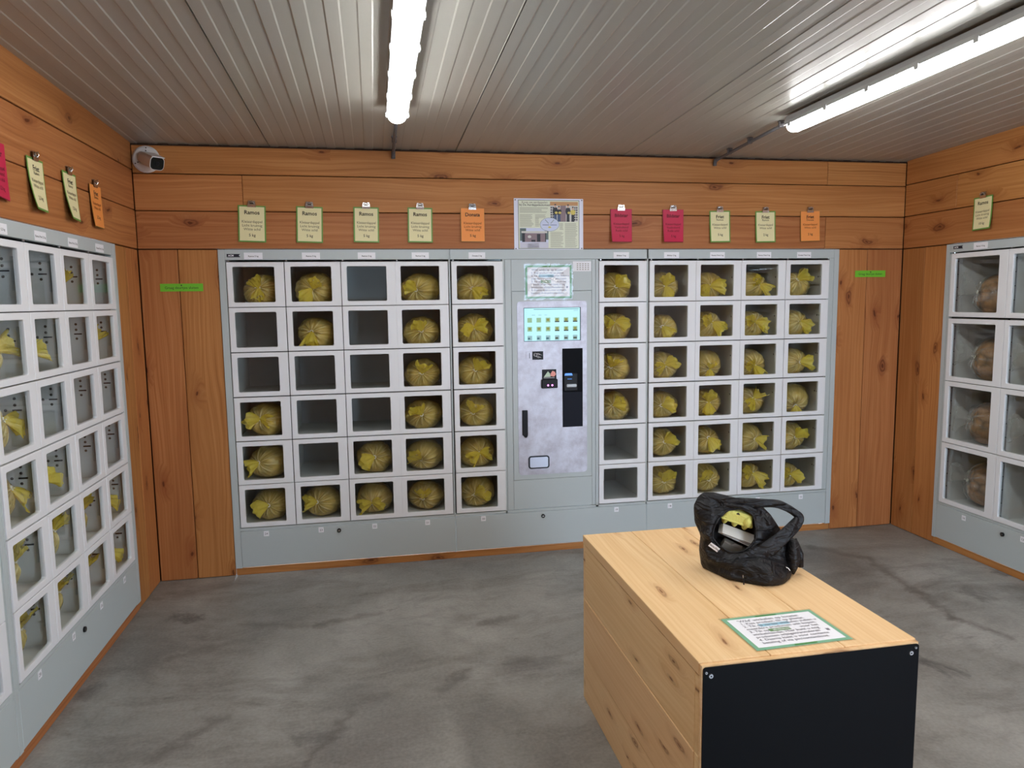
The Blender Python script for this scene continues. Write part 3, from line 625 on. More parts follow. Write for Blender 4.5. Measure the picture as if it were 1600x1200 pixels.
# ------------------------------------------------------------------ instruction sheets (same print twice)
ILINES = ["'Wild' winkelen op locatie:", '1. Kies product, tik op plaatje.', '2. Tik op verder winkelen indien u', 'meerdere producten wilt kopen.', '3. Tik op                     voor het', 'winkelmandje. Hier kunt u nog', 'producten wijzigen/annuleren', '4. Daarna kiest u voor contante', 'betaling of via pin/contactloos.']
SHEETG = mat('sheet_green', S(118, 172, 138), 0.4); SHEETG2 = mat('sheet_dark_green', S(60, 126, 50), 0.5); HB = mat('highlight_blue', S(150, 196, 214), 0.6); HG = mat('button_green', S(104, 142, 92), 0.6); INKS = mat('ink_sheet', S(118, 116, 124), 0.7)
def sheet(root, W, H, ink):
    """print facing -y, centred, lying in local x,z"""
    part('laminate', MB().box(-W / 2 - 0.006, W / 2 + 0.006, -0.0006, 0, -H / 2 - 0.006, H / 2 + 0.006), glass('laminate_film', (0.96, 0.97, 0.97, 1)), root)
    part('green_border', MB().box(-W / 2, W / 2, -0.0010, -0.0006, -H / 2, H / 2), SHEETG, root)
    bx = 0.013
    p = part('paper', MB().box(-W / 2 + bx, W / 2 - bx, -0.0014, -0.0010, -H / 2 + bx, H / 2 - bx), PAPER, root)
    part('border_mark', MB().box(-0.04, 0.03, -0.0014, -0.0010, H / 2 - 0.011, H / 2 - 0.004), SHEETG2, root)
    part('border_mark', MB().box(-0.03, 0.04, -0.0014, -0.0010, -H / 2 + 0.004, -H / 2 + 0.010), SHEETG2, root)
    st = (H - 0.055) / 8.6; L = []
    for k, s_ in enumerate(ILINES): L.append((s_, -W / 2 + 0.038, H / 2 - 0.036 - k * st, st * (1.08 if k == 0 else 0.98), ink, 0.008, 'LEFT'))
    L.append(('afrekenen', -W / 2 + 0.1115, H / 2 - 0.036 - 4 * st, st * 0.8, PAPER, 0.008, 'LEFT'))
    mb, ml = text_lines(L, None); part('lettering', mb, ml, p, loc=(0, -0.0021, 0), kind='stuff')
    hb = MB().box(-W / 2 + 0.088, -W / 2 + 0.186, -0.0017, -0.0014, H / 2 - 0.036 - 2 * st - 0.004, H / 2 - 0.036 - 2 * st + st * 0.72, 0)
    hb.box(-W / 2 + 0.100, -W / 2 + 0.168, -0.0017, -0.0014, H / 2 - 0.036 - 4 * st - 0.004, H / 2 - 0.036 - 4 * st + st * 0.72, 1)
    xb = W / 2 - 0.036; zb = H / 2 - 0.036 - 6 * st
    hb.box(xb, xb + 0.010, -0.0017, -0.0014, zb, zb + 0.010, 2); hb.box(xb - 0.001, xb + 0.011, -0.0017, -0.0014, zb + 0.011, zb + 0.0125, 2)
    part('highlight', hb, [HB, HG, INKS], p)
s1 = thing('instruction_sheet', 'green bordered instruction sheet in a crinkled plastic sleeve above the terminal screen', 'sign', (0.558, -0.0105, 1.793))
sheet(s1, 0.306, 0.212, INKS)
slv = []; r3 = np.random.RandomState(5)
for i in range(25):
    row = []
    for j in range(33):
        x = -0.163 + 0.326 * j / 32; z = -0.118 + 0.236 * i / 24
        y = -0.0055 - 0.0016 * (math.sin(x * 42 + 3 * math.sin(z * 30)) * math.sin(z * 36 + 2 * math.sin(x * 25)) + 0.5 * math.sin(x * 17 - z * 38))
        row.append((x, y, z))
    slv.append(row)
SLEEVE = glass('plastic_sleeve', (0.97, 0.98, 0.99, 1), 0.7)
part('plastic_sleeve', MB().grid(slv), SLEEVE, s1, smooth=True)
s2 = link('calendar_card', None, None, (0.782, -0.0065, 1.891), label='small white printed card stuck right of the sleeve above the terminal', cat='sign')
part('card', MB().box(-0.061, 0.061, -0.0012, 0, -0.032, 0.032), PAPER, s2)
g = MB()
for k in range(5):
    for j in range(4): g.box(-0.036 + k * 0.018, -0.026 + k * 0.018, -0.0016, -0.0012, 0.014 - j * 0.012, 0.018 - j * 0.012)
part('printed_marks', g, INK2, s2)

# ------------------------------------------------------------------ cards with clips
def clip_mesh():
    mb = MB(); mb.prism([(-0.024, 0.0), (0.024, 0.0), (0.019, 0.024), (-0.019, 0.024)], -0.013, -0.011, 0)
    mb.add([(-0.024, -0.013, 0), (0.024, -0.013, 0), (0.024, -0.002, -0.010), (-0.024, -0.002, -0.010), (-0.024, -0.0115, -0.012), (0.024, -0.0115, -0.012)], [(0, 1, 5, 4), (4, 5, 2, 3)], 0)
    mb.tube([(-0.012, -0.013, 0.004), (-0.015, -0.019, 0.016), (0, -0.022, 0.024), (0.015, -0.019, 0.016), (0.012, -0.013, 0.004)], 0.0018, 6, 1)
    mb.box(-0.019, 0.019, -0.012, 0.0, 0.022, 0.025, 0); mb.box(-0.010, 0.010, -0.0145, -0.013, 0.006, 0.014, 2); return mb.mesh('clip', [CHROME, CHROME, STEELDARK])
CLIP = clip_mesh()
KLEI = {'Ramos': ['Kleiaardappel', 'Licht kruimig', 'Witte schil'], 'Donata': ['Kleiaardappel', 'Licht kruimig', 'Witte schil'], 'Bildstar': ['Kleiaardappel', 'Vastkokend', 'Rode schil']}
INKR = mat('ink_on_red', S(96, 14, 30), 0.7); INKO = mat('ink_on_orange', S(130, 62, 24), 0.7)
def card(label, loc, rotz, W, H, title, sub, kg, col, edge, bend=0.0, twist=0.0, tilt=0.0, lines=None):
    r = thing('product_card', label, 'sign', loc, rotz, 'variety cards clipped above the lockers'); r.rotation_euler = (0, tilt, rotz)
    ink, ink2 = (INK, INK2) if col is CREAM else ((INKR, INKR) if col is RED else (INK, INKO))
    def bendf(me):
        for v in me.vertices:
            s_ = max(0, -v.co.z / H); v.co.y -= bend * s_ ** 2 * (1 + 0.0 * s_) + twist * s_ ** 2 * (-v.co.x / W)
        return me
    def strip(x0, x1, z0, z1, y, t):
        mb = MB(); n = 14; xs_ = [x0 + (x1 - x0) * k / 6 for k in range(7)]
        rows = [[(x, y, z0 + (z1 - z0) * k / n) for x in xs_] for k in range(n + 1)]
        rows2 = [[(x, y + t, z0 + (z1 - z0) * k / n) for x in xs_[::-1]] for k in range(n + 1)]
        return mb.grid([a + b for a, b in zip(rows, rows2)], cv=True)
    e = 0.008 if edge is GREENB else 0.004
    link('card_back', bendf(strip(-W / 2, W / 2, -H, 0, -0.006, 0.0012).mesh('card_back', edge)), r)
    p = link('paper', bendf(strip(-W / 2 + e, W / 2 - e * (1 if edge is GREENB else 0.4), -H + e, -e * (1 if edge is GREENB else 0.2), -0.0068, 0.0008).mesh('paper', col)), r)
    L = [(title, 0, -H * 0.24, W * 0.205, ink, 0.022, 'CENTER')]
    if sub: L.append((sub, 0, -H * 0.315, W * 0.125, ink, 0.004, 'CENTER'))
    ls = lines or KLEI[title if title in KLEI else sub]
    if sub: ls = [ls[0], ls[2]]
    z0 = 0.475 if sub is None else 0.47
    for k, s_ in enumerate(ls): L.append((s_, 0, -H * (z0 + 0.103 * k), W * 0.138, ink2, 0.004, 'CENTER'))
    L.append((kg, 0, -H * (0.845 if sub is None else 0.79), W * 0.145, ink, 0.010, 'CENTER'))
    mb, ml = text_lines(L, None); me = mb.mesh('lettering', ml); me.transform(Matrix.Translation((0, -0.0074, 0)))
    link('lettering', bendf(me), p, kind='stuff')
    link('clip', CLIP, r, (0.0, 0.001, 0.002))
ZK = 2.253
card('cream Ramos card with green edge, leftmost card on the back wall', (-1.241, 0, ZK + 0.003), 0, 0.157, 0.214, 'Ramos', None, '5 kg', CREAM, GREENB, 0.004, tilt=0.03)
card('cream Ramos card with green edge, second card from the left on the back wall', (-0.911, 0, ZK), 0, 0.154, 0.214, 'Ramos', None, '5 kg', CREAM, GREENB, 0.006, tilt=0.03)
card('cream Ramos card with green edge, third card from the left on the back wall', (-0.578, 0, ZK), 0, 0.152, 0.212, 'Ramos', None, '5 kg', CREAM, GREENB, 0.006, tilt=0.02)
card('cream Ramos card with green edge beside the orange Donata card', (-0.252, 0, ZK), 0, 0.152, 0.212, 'Ramos', None, '5 kg', CREAM, GREENB, 0.008, tilt=0.015)
card('orange Donata card left of the newspaper page', (0.073, 0, ZK), 0, 0.152, 0.208, 'Donata', None, '5 kg', ORANGE, OLIVE, 0.003)
card('crimson Bildstar card right beside the newspaper page', (1.046, 0, ZK + 0.004), 0, 0.146, 0.212, 'Bildstar', None, '5 kg', RED, DRED, 0.016, 0.03, -0.01)
card('crimson Bildstar card further from the newspaper page, beside a cream Friet card', (1.404, 0, ZK + 0.004), 0, 0.146, 0.212, 'Bildstar', None, '5 kg', RED, DRED, 0.012, 0.028, -0.01)
card('cream Friet card on the back wall beside the second crimson card', (1.735, 0, ZK), 0, 0.148, 0.208, 'Friet', 'Ramos', '5 kg', CREAM, GREENB, 0.010, 0.008, -0.02)
card('cream Friet card on the back wall beside the orange Friet card', (2.066, 0, ZK), 0, 0.148, 0.208, 'Friet', 'Ramos', '2 kg', CREAM, GREENB, 0.008, 0.008, -0.02)
card('orange Friet card with olive edge, rightmost card on the back wall', (2.398, 0, ZK + 0.003), 0, 0.146, 0.204, 'Friet', 'Donata', '2 kg', ORANGE, OLIVE, 0.004, 0.0, -0.03)
card('cream Friet card on the left wall next to the crimson card, its foot curling outward', (XL, -1.285, 2.272), PI / 2, 0.150, 0.208, 'Friet', 'Ramos', '2,5 kg', CREAM, GREENB, 0.018, 0.022, 0.0)
card('cream Friet card on the left wall next to the orange card, its foot curling outward', (XL, -0.943, 2.274), PI / 2, 0.150, 0.210, 'Friet', 'Ramos', '2,5 kg', CREAM, GREENB, 0.020, 0.024, 0.0)
card('orange Friet card on the left wall nearest the corner', (XL, -0.630, 2.266), PI / 2, 0.150, 0.205, 'Friet', 'Donata', '2,5 kg', ORANGE, OLIVE, 0.010, 0.010, 0.0)
card('crimson Bildstar card on the left wall cut by the photo edge', (XL, -1.610, 2.275), PI / 2, 0.150, 0.208, 'Bildstar', None, '2,5 kg', RED, DRED, 0.020, 0.03, 0.0)
card('cream Ramos card with green edge alone on the right wall', (XR, -0.682, 2.270), -PI / 2, 0.142, 0.200, 'Ramos', None, '10 kg', CREAM, GREENB, 0.012, -0.01, -0.03)

# newspaper page
pg = thing('newspaper_page', 'laminated newspaper page about the potato machine above the terminal', 'poster', (0.5645, 0, 2.156))
part('page', MB().box(-0.2265, 0.2265, -0.003, -0.001, -0.160, 0.162), mat('page_lilac', S(222, 222, 236), 0.3), pg)
part('print_area', MB().box(-0.200, 0.201, -0.0034, -0.003, -0.153, 0.153, 0).box(-0.197, 0.198, -0.0038, -0.0034, -0.150, 0.150, 1), [mat('print_green', S(38, 66, 52), 0.5), mat('page_cream', S(222, 226, 204), 0.4)], pg)
mb, ml = text_lines([('Koop uw aardappelen', -0.092, 0.132, 0.019, INK2, 0.0, 'CENTER'), ('bij De Aardappelautomaat', -0.092, 0.116, 0.019, INK, 0.010, 'CENTER')], None)
part('lettering', mb, ml, pg, loc=(0, -0.0042, 0), kind='stuff')
art = MB(); PG = [mat('print_line', S(150, 150, 130), 0.6), mat('photo_tan', S(196, 146, 96), 0.5), mat('photo_white', S(208, 206, 200), 0.5), mat('photo_dark', S(28, 30, 40), 0.5), mat('photo_skin', S(206, 168, 146), 0.5), mat('photo_blue', S(62, 80, 116), 0.5), mat('photo_yellow', S(214, 196, 96), 0.5), mat('photo_sky', S(206, 214, 236), 0.5), mat('photo_tree', S(92, 108, 106), 0.5), mat('photo_wall', S(136, 116, 122), 0.5), mat('photo_road', S(204, 204, 220), 0.5)]
def q(x0, x1, z0, z1, m, d=0): art.box(x0, x1, -0.0042 - d, -0.0038 - d, z0, z1, m)
rl = random.Random(2)
def para(x0, x1, z1, z0):
    z = z1
    while z > z0: q(x0, x0 + (x1 - x0) * rl.uniform(0.75, 1), z - 0.0022, z, 0); z -= 0.0062
para(-0.190, -0.004, 0.106, 0.072); para(-0.190, -0.100, 0.062, -0.015); para(-0.090, -0.060, 0.040, -0.015); para(-0.090, -0.006, 0.062, 0.042)
para(0.010, 0.096, -0.047, -0.145); para(0.105, 0.190, 0.008, -0.145); para(0.070, 0.096, 0.008, -0.030)
q(0.008, 0.192, 0.018, 0.143, 2); q(0.008, 0.192, 0.119, 0.143, 1, 1e-4); q(0.075, 0.112, 0.018, 0.119, 9, 1e-4)
for k in range(3):
    for j in range(6):
        if k < 2: q(0.012 + k * 0.012, 0.020 + k * 0.012, 0.026 + j * 0.015, 0.036 + j * 0.015, 3, 1e-4)
        q(0.156 + k * 0.012, 0.164 + k * 0.012, 0.026 + j * 0.015, 0.036 + j * 0.015, 3, 1e-4)
for x, hgt, b, l in ((0.042, 0.128, 3, 5), (0.066, 0.116, 3, 5), (0.126, 0.126, 3, 3), (0.158, 0.112, 6, 3)):
    art.prism([(x - 0.010, 0.018), (x + 0.010, 0.018), (x + 0.009, 0.066), (x - 0.009, 0.066)], -0.0046, -0.0042, l)
    art.prism([(x - 0.011, 0.062), (x + 0.011, 0.062), (x + 0.017, 0.085), (x + 0.012, hgt - 0.021), (x - 0.012, hgt - 0.021), (x - 0.017, 0.085)], -0.0048, -0.0042, b)
    art.disc(x, -0.005, -0.0042, hgt - 0.011, 0.0065, 0.010, 10, 4); art.disc(x, -0.0052, -0.0042, hgt - 0.003, 0.0066, 0.004, 8, 3)
    art.disc(x + 0.006, -0.0052, -0.0042, 0.074, 0.010, 0.008, 8, 6)
q(-0.190, -0.004, -0.148, -0.024, 10); q(-0.190, -0.004, -0.112, -0.022, 7, 1e-4); q(-0.190, -0.150, -0.103, -0.024, 8, 2e-4); q(-0.030, -0.004, -0.095, -0.040, 8, 2e-4)
q(-0.176, -0.020, -0.110, -0.055, 3, 3e-4); q(-0.158, -0.026, -0.110, -0.055, 9, 4e-4); q(-0.180, -0.012, -0.054, -0.042, 2, 4e-4); q(-0.079, -0.057, -0.108, -0.060, 3, 5e-4); q(-0.116, -0.090, -0.108, -0.096, 3, 5e-4)
art.disc(-0.128, -0.0050, -0.0042, -0.077, 0.012, 0.009, 10, 2)
para(-0.140, -0.060, -0.120, -0.145)
art.disc(0.004, -0.0056, -0.0042, 0.0, 0.063, 0.043, 28, 8); art.disc(0.004, -0.0060, -0.0042, 0.0, 0.0615, 0.0415, 28, 7)
for s_ in (-1, 1):
    for k in range(4):
        x = 0.004 + s_ * (0.006 + k * 0.0055); z = 0.006 + k * 0.006
        art.prism([(x, z), (x + s_ * 0.008, z + 0.002), (x + s_ * 0.003, z + 0.007)], -0.0064, -0.006, 8)
    q(0.004 + (0.003 if s_ > 0 else -0.047), 0.004 + (0.047 if s_ > 0 else -0.003), -0.0045, -0.0015, 5, 0.0019)
art.disc(0.004, -0.0064, -0.006, -0.017, 0.010, 0.006, 10, 6)
part('printed_pictures', art, PG, pg, kind='stuff')
pin = MB()
for x, z in ((-0.218, 0.152), (0.217, 0.153), (-0.217, -0.152), (0.216, -0.151)): pin.disc(x, -0.006, -0.003, z, 0.004, n=8)
part('pin', pin, STEELDARK, pg)
# lime strips
for x, z, lab in ((-1.659, 1.779, 'lime green strip sign on the planks left of the back lockers'), (2.8815, 1.830, 'lime green strip sign on the planks right of the back lockers')):
    r = thing('strip_sign', lab, 'sign', (x, 0, z)); r.rotation_euler = (0, 0.0 if x < 0 else 0.0, 0)
    p = part('paper_strip', MB().box(-0.1185, 0.1185, -0.003, -0.001, -0.0225, 0.0225), LIME, r)
    link('lettering', text_mesh('Graag deurtjes sluiten', 0.021, INK, 0.002), p, (0, -0.0034, -0.008))
    part('pin', MB().disc(0, -0.007, -0.003, 0.012, 0.004, n=8), STEELDARK, r)

# ------------------------------------------------------------------ potato bags
def fwave(a): return np.abs(((a / (2 * PI)) % 1) * 2 - 1) * 2 - 1
def bag_meshes(seed, rx, ry, rz, kx, kz, tail, L, bow, mats):
    r = np.random.RandomState(seed)
    D = np.array([kx / rx * 0.98, 0, kz / rz * 0.98]); s_ = min(0.85, np.hypot(D[0], D[2])); D = D / max(1e-6, np.hypot(D[0], D[2])) * s_ if np.hypot(D[0], D[2]) > 1e-4 else D
    D[1] = -math.sqrt(1 - s_ * s_)
    e1 = np.cross(D, [0, 0, 1]); e1 /= np.linalg.norm(e1); e2 = np.cross(D, e1)
    nt, nph = 28, 96
    th = np.linspace(0, 1, nt) ** 1.25 * PI; ph = np.linspace(0, 2 * PI, nph, endpoint=False)
    TH, PH = np.meshgrid(th, ph, indexing='ij')
    dirs = np.cos(TH)[..., None] * D + np.sin(TH)[..., None] * (np.cos(PH)[..., None] * e1 + np.sin(PH)[..., None] * e2)
    C = r.randn(34, 3); C /= np.linalg.norm(C, axis=1)[:, None]
    d2 = ((dirs[:, :, None, :] - C) ** 2).sum(-1)
    lump = 0.055 * (np.exp(-d2 / 0.045)).max(-1)
    def shape(rad):
        P = dirs * rad[..., None] * np.array([rx, ry, rz])
        q_ = np.abs(dirs) ** 0.0; return P
    env = np.exp(-((TH - 0.30) / 0.55) ** 2)
    f1, f2 = r.randint(9, 13), r.randint(17, 23)
    pw1, pw2, pw3 = r.rand(3) * 6
    gath = np.exp(-(TH / 0.95) ** 2) * (np.clip(fwave(PH * f1 + pw1 + 0.6 * np.sin(TH * 5)), 0, 1) ** 2 * 0.7 + np.clip(fwave(PH * (f2 + 6) + pw3 + 0.4 * np.sin(TH * 7)), 0, 1) ** 3 * 0.8)
    pleat = env * (0.062 * fwave(PH * f1 + pw1 + 0.6 * np.sin(TH * 5)) + 0.030 * fwave(PH * f2 + r.rand() * 6))
    dim = -0.16 * np.exp(-(TH / 0.34) ** 2)
    rad = 1.0 + lump - 0.03 + pleat + dim + 0.03 * np.sin(PH * 2 + r.rand() * 6) * np.sin(TH)
    P = dirs * rad[..., None] * np.array([rx, ry, rz])
    floor_ = -rz * 0.90
    P[..., 2] = np.where(P[..., 2] < floor_, floor_ + (P[..., 2] - floor_) * 0.08, P[..., 2])
    body = MB(); body.grid([[tuple(v) for v in row] for row in P], cv=True)
    inner = dirs[::2, ::2] * (0.93 + 1.1 * lump[::2, ::2] - 0.02 - 0.16 * np.exp(-(TH[::2, ::2] / 0.5) ** 2))[..., None] * np.array([rx, ry, rz])
    inner[..., 2] = np.maximum(inner[..., 2], floor_ + 0.003)
    fill = MB(); fill.grid([[tuple(v) for v in row] for row in inner], cv=True)
    K = P[0, 0] + D * 0.002
    tl = MB()
    for ti, (ang, LL) in enumerate([(tail, L)] + ([(tail + PI + r.uniform(-0.4, 0.4), L * 0.85)] if bow else [])):
        ax = np.array([math.cos(ang), 0, math.sin(ang)]) + D * 0.55; ax /= np.linalg.norm(ax)
        Wd = np.cross(ax, D); Wd /= np.linalg.norm(Wd); Nn = np.cross(Wd, ax)
        n1, n2 = 11, 44; t_ = np.linspace(0, 1, n1)[:, None]; p_ = np.linspace(0, 2 * PI, n2, endpoint=False)[None]
        s1, s2, s3 = r.rand(3) * 6
        rw = 0.007 + LL * (0.55 if bow else 0.62) * t_ ** 0.75; rn = 0.006 + LL * 0.20 * t_
        rw = rw * (1 + 0.10 * np.sin(3 * p_ + s2)); rnn = LL * 0.07 * t_ * np.sin(6 * p_ + s1 + 3 * t_) + LL * 0.045 * t_ * np.sin(11 * p_ + s3)
        al = LL * t_ * (1 + 0.20 * t_ * np.sin(2 * p_ + s2) + 0.10 * t_ * fwave(7 * p_ + s3)) - 0.12 * LL * (t_ * np.cos(p_)) ** 2
        Q = K + al[..., None] * ax + (rw * np.cos(p_))[..., None] * Wd + (rn * np.sin(p_) + rnn)[..., None] * Nn
        Q = Q - (t_ ** 2 * LL * 0.15)[..., None] * np.array([0, 0, 1])
        tl.grid([[tuple(v) for v in row] for row in Q], cv=True)
    tie = MB(); ring = []
    for k in range(10):
        a = 2 * PI * k / 10; ring.append(K + 0.0095 * (math.cos(a) * e1 + math.sin(a) * e2) + D * 0.004)
    tie.tube([tuple(p) for p in ring] + [tuple(ring[0])], 0.0028, 6); tie.tube([tuple(ring[0]), tuple(ring[0] + D * 0.012 + e1 * 0.010)], 0.002, 5)
    return body, fill, tl, tie, -floor_ + rz * 0.012, P, K, gath
TIE = mat('white_tie', S(240, 236, 220), 0.5)
def bag(seed, root, rx, ry, rz, kx, kz, tail, L, bow, clear=False, ylim=-1e9, xlim=(-1e9, 1e9)):
    body, fill, tl, tie, base, P, K, gath = bag_meshes(seed, rx, ry, rz, kx, kz, tail, L, bow, None)
    for mb in (tl,):
        mb.v = [(min(max(x, xlim[0] + 0.003 * math.sin(y * 200)), xlim[1] + 0.003 * math.sin(y * 200)), max(y, ylim + 0.002 * math.sin(x * 300)), max(z, -base + 0.004)) for x, y, z in mb.v]
    for mb, nm_, m, sm in ((fill, 'potatoes', POT2 if clear else POT, True), (body, 'film_sack', FILM_C if clear else FILM_Y, True), (tl, 'gathered_neck', TAIL_C if clear else TAIL_Y, True), (tie, 'twist_tie', TIE, True)):
        me = mb.mesh(nm_, m, sm, recalc=True); me.transform(Matrix.Translation((0, 0, base)))
        if nm_ == 'film_sack':
            a_ = me.attributes.new('gather', 'FLOAT', 'POINT'); a_.data.foreach_set('value', gath.reshape(-1).astype(np.float32))
        o = link(nm_, me, root)
        if nm_ == 'potatoes': o['kind'] = 'stuff'
CAMP = Vector((-0.5608, -4.6206, 1.6745))
# column, row, knot position in the window (-1..1), tail angle, tail length, bow, size, sideways shift
B = [(0, 1, .15, -.15, 110, .075, 1, .98, .02), (0, 4, -.14, 0, 172, .085, 1, 1, .0), (0, 5, -.33, 0, 205, .085, 0, 1.02, .0), (0, 6, .12, 0, 183, .085, 0, .96, .0),
     (1, 1, .0, -.25, 225, .085, 1, 1.02, .0), (1, 2, -.15, -.15, 268, .085, 0, .97, .0), (1, 6, -.25, 0, 172, .085, 0, .96, -.01),
     (2, 5, .07, 0, 195, .085, 0, .96, .0), (2, 6, -.2, -.3, 182, .085, 1, .96, -.01),
     (3, 1, -.28, -.40, 140, .075, 0, 1.0, .0), (3, 2, .0, -.24, 108, .075, 0, .95, .0), (3, 3, -.05, -.2, 78, .085, 0, .93, .0), (3, 4, -.13, -.13, 118, .080, 0, .95, .0), (3, 5, -.27, -.38, 132, .085, 0, .96, .0), (3, 6, -.2, -.2, 85, .085, 0, .94, .0),
     (4, 1, -.2, -.32, 325, .085, 0, .98, .0), (4, 2, -.14, -.1, 15, .085, 1, 1.0, .0), (4, 3, -.1, -.1, 55, .085, 0, .98, .0), (4, 4, -.3, -.18, 75, .090, 0, .97, .0), (4, 5, .07, -.10, 205, .085, 1, .98, .0), (4, 6, -.3, -.2, 28, .090, 0, .97, .0),
     (5, 1, -.3, -.3, 42, .090, 0, .98, .0), (5, 2, -.36, .08, 350, .090, 1, .95, .0), (5, 3, -.6, -.2, 65, .085, 0, .95, .0), (5, 4, -.47, -.07, 20, .080, 0, .95, .0),
     (6, 1, -.3, -.3, 82, .085, 1, .96, .0), (6, 2, -.5, -.3, 315, .080, 0, .88, .0), (6, 3, -.28, -.18, 30, .085, 1, .96, .0), (6, 4, -.5, -.2, 12, .085, 0, .92, .0), (6, 5, -.26, 0, 32, .080, 0, .96, .0), (6, 6, -.26, -.1, 80, .095, 0, .98, .0),
     (7, 1, -.4, -.35, 8, .095, 1, .98, .0), (7, 2, -.2, -.05, 320, .090, 1, .94, .0), (7, 3, -.3, -.6, 268, .070, 1, .96, .0), (7, 4, -.35, -.1, 88, .085, 1, .94, .0), (7, 5, -.3, .15, 300, .080, 0, .93, .0), (7, 6, -.26, -.14, 122, .080, 0, .96, .0),
     (8, 1, .0, -.25, 325, .085, 1, .98, .0), (8, 2, -.3, -.1, 345, .085, 1, .96, .0), (8, 3, -.3, -.45, 308, .080, 1, .98, .0), (8, 4, -.27, .05, 55, .085, 1, .96, .0), (8, 5, -.1, -.15, 350, .080, 0, 1.0, .0), (8, 6, -.23, .15, 320, .095, 1, .90, .0),
     (9, 1, -.4, .1, 30, .085, 0, .95, .0), (9, 2, -.2, -.1, 325, .080, 0, .97, .0), (9, 3, -.15, -.27, 8, .085, 0, .97, .0), (9, 4, -.35, -.65, 275, .06, 0, 1.02, .02), (9, 5, -.3, -.15, 50, .085, 0, .96, .0), (9, 6, -.6, -.1, 350, .080, 1, .82, -.02)]
DIRN = ['the right', 'upper right', 'the top', 'upper left', 'the left', 'lower left', 'the bottom', 'lower right']
ROWN = ['top', 'second', 'third', 'fourth', 'fifth', 'bottom']
ROWW = ['in the top locker', 'second locker down', 'third locker down', 'fourth locker down', 'fifth locker down', 'in the bottom locker']
CARDW = ['leftmost Ramos card', 'second Ramos card', 'third Ramos card', 'fourth Ramos card', 'orange Donata card', 'first crimson card', 'second crimson card', 'first cream Friet card', 'second cream Friet card', 'orange Friet card']
def tiltword(a, bow): return ('bowed' if bow else 'to ' + DIRN[int(((a % 360) + 22.5) // 45) % 8])
for i, (ci, ri, ku, kv, ang, L, bow, sz, sh) in enumerate(B):
    x0 = COLX[ci]; zf = ROWS6[ri] + 0.002
    wx = x0 + 0.033 + 0.119; wz = ROWS6[ri] + 0.135
    rx, ry, rz = (0.129 if ci < 5 else 0.121) * sz, 0.135 * sz, 0.108 * sz
    cxx = x0 + DW / 2 + sh; cy = 0.055 + ry
    # the knot sits on the front of the sack, on the sight line through that spot of the window
    kp = Vector((wx + ku * 0.119, 0, wz + kv * 0.106)); d_ = (kp - CAMP); kp = kp + d_ * (0.075 / d_.y)
    kx, kz = kp.x - cxx, kp.z - (zf + rz * 0.91)
    r = thing('potato_bag', 'yellow potato bag %s under %s, neck %s' % (ROWW[ri - 1], CARDW[ci], tiltword(ang, bow)), 'bag', (cxx, cy, zf), 0, 'yellow potato bags in the back wall lockers')
    bag(100 + i, r, rx, ry, rz, kx, kz, math.radians(ang), L, bow, False, 0.02 - cy, (x0 + 0.012 - cxx, x0 + DW - 0.018 - cxx))
# left wall bags stand far to the left behind the glass
LB = [(1, 1, .75, 90), (0, 2, .72, 60), (2, 2, .62, 0), (3, 2, .9, 20), (3, 3, .92, 330), (3, 4, .95, 300), (2, 4, .66, 0), (0, 5, .62, 330), (1, 5, .9, 85), (2, 5, .95, 60), (3, 5, .85, 100), (0, 6, .62, 320), (1, 6, .78, 70), (2, 6, .92, 80), (3, 6, .85, 80)]
for i, (cc, ri, sz, ang) in enumerate(LB):
    u, x = LCOLS[(0, cc)]; zf = ROWS6[ri] + 0.002
    rx, ry, rz = 0.085 * sz, 0.10 * sz, 0.115 * sz
    lx = x + 0.145 + 0.06 * (sz - 0.6) / 0.3 + 0.008 * (3 - cc); ly = 0.050 + ry
    r = thing('potato_bag', 'yellow potato bag %s, left wall, %s' % (ROWW[ri - 1], ['door column nearest the corner', 'second door column from the corner', 'third door column from the corner', 'fourth door column from the corner'][cc]), 'bag', (XL - ly, u.location.y + lx, zf), PI / 2, 'yellow potato bags in the left wall lockers')
    bag(300 + i, r, rx, ry, rz, 0.02, 0.04, math.radians(ang), 0.085, False, False, 0.024 - ly, (0.014 - (lx - x), DW - 0.022 - (lx - x)))
# right wall: brown potatoes in clear bags
RB = [(0, 1, 150, .95), (0, 2, 165, 1.0), (0, 3, 170, 1.0), (0, 4, 140, 1.05), (1, 2, 150, .9), (1, 3, 160, .95)]
for i, (cc, ri, ang, sz) in enumerate(RB):
    zf = ROWS4[ri] + 0.002; rx, ry, rz = 0.132 * sz, 0.155 * sz, 0.150 * sz
    lx = RX[cc] + 0.168; ly = 0.050 + ry
    r = thing('potato_bag', 'clear bag of brown potatoes %s, right wall, %s' % (['in the top locker', 'second locker down', 'third locker down', 'in the bottom locker'][ri - 1], ['door column nearest the corner', 'second door column'][cc]), 'bag', (XR + ly, -0.411 - lx, zf), -PI / 2, 'clear potato bags in the right wall lockers')
    bag(400 + i, r, rx, ry, rz, -0.05, 0.03, math.radians(ang), 0.13, False, True, 0.03 - ly, (0.018 - 0.168, BW - 0.02 - 0.168))

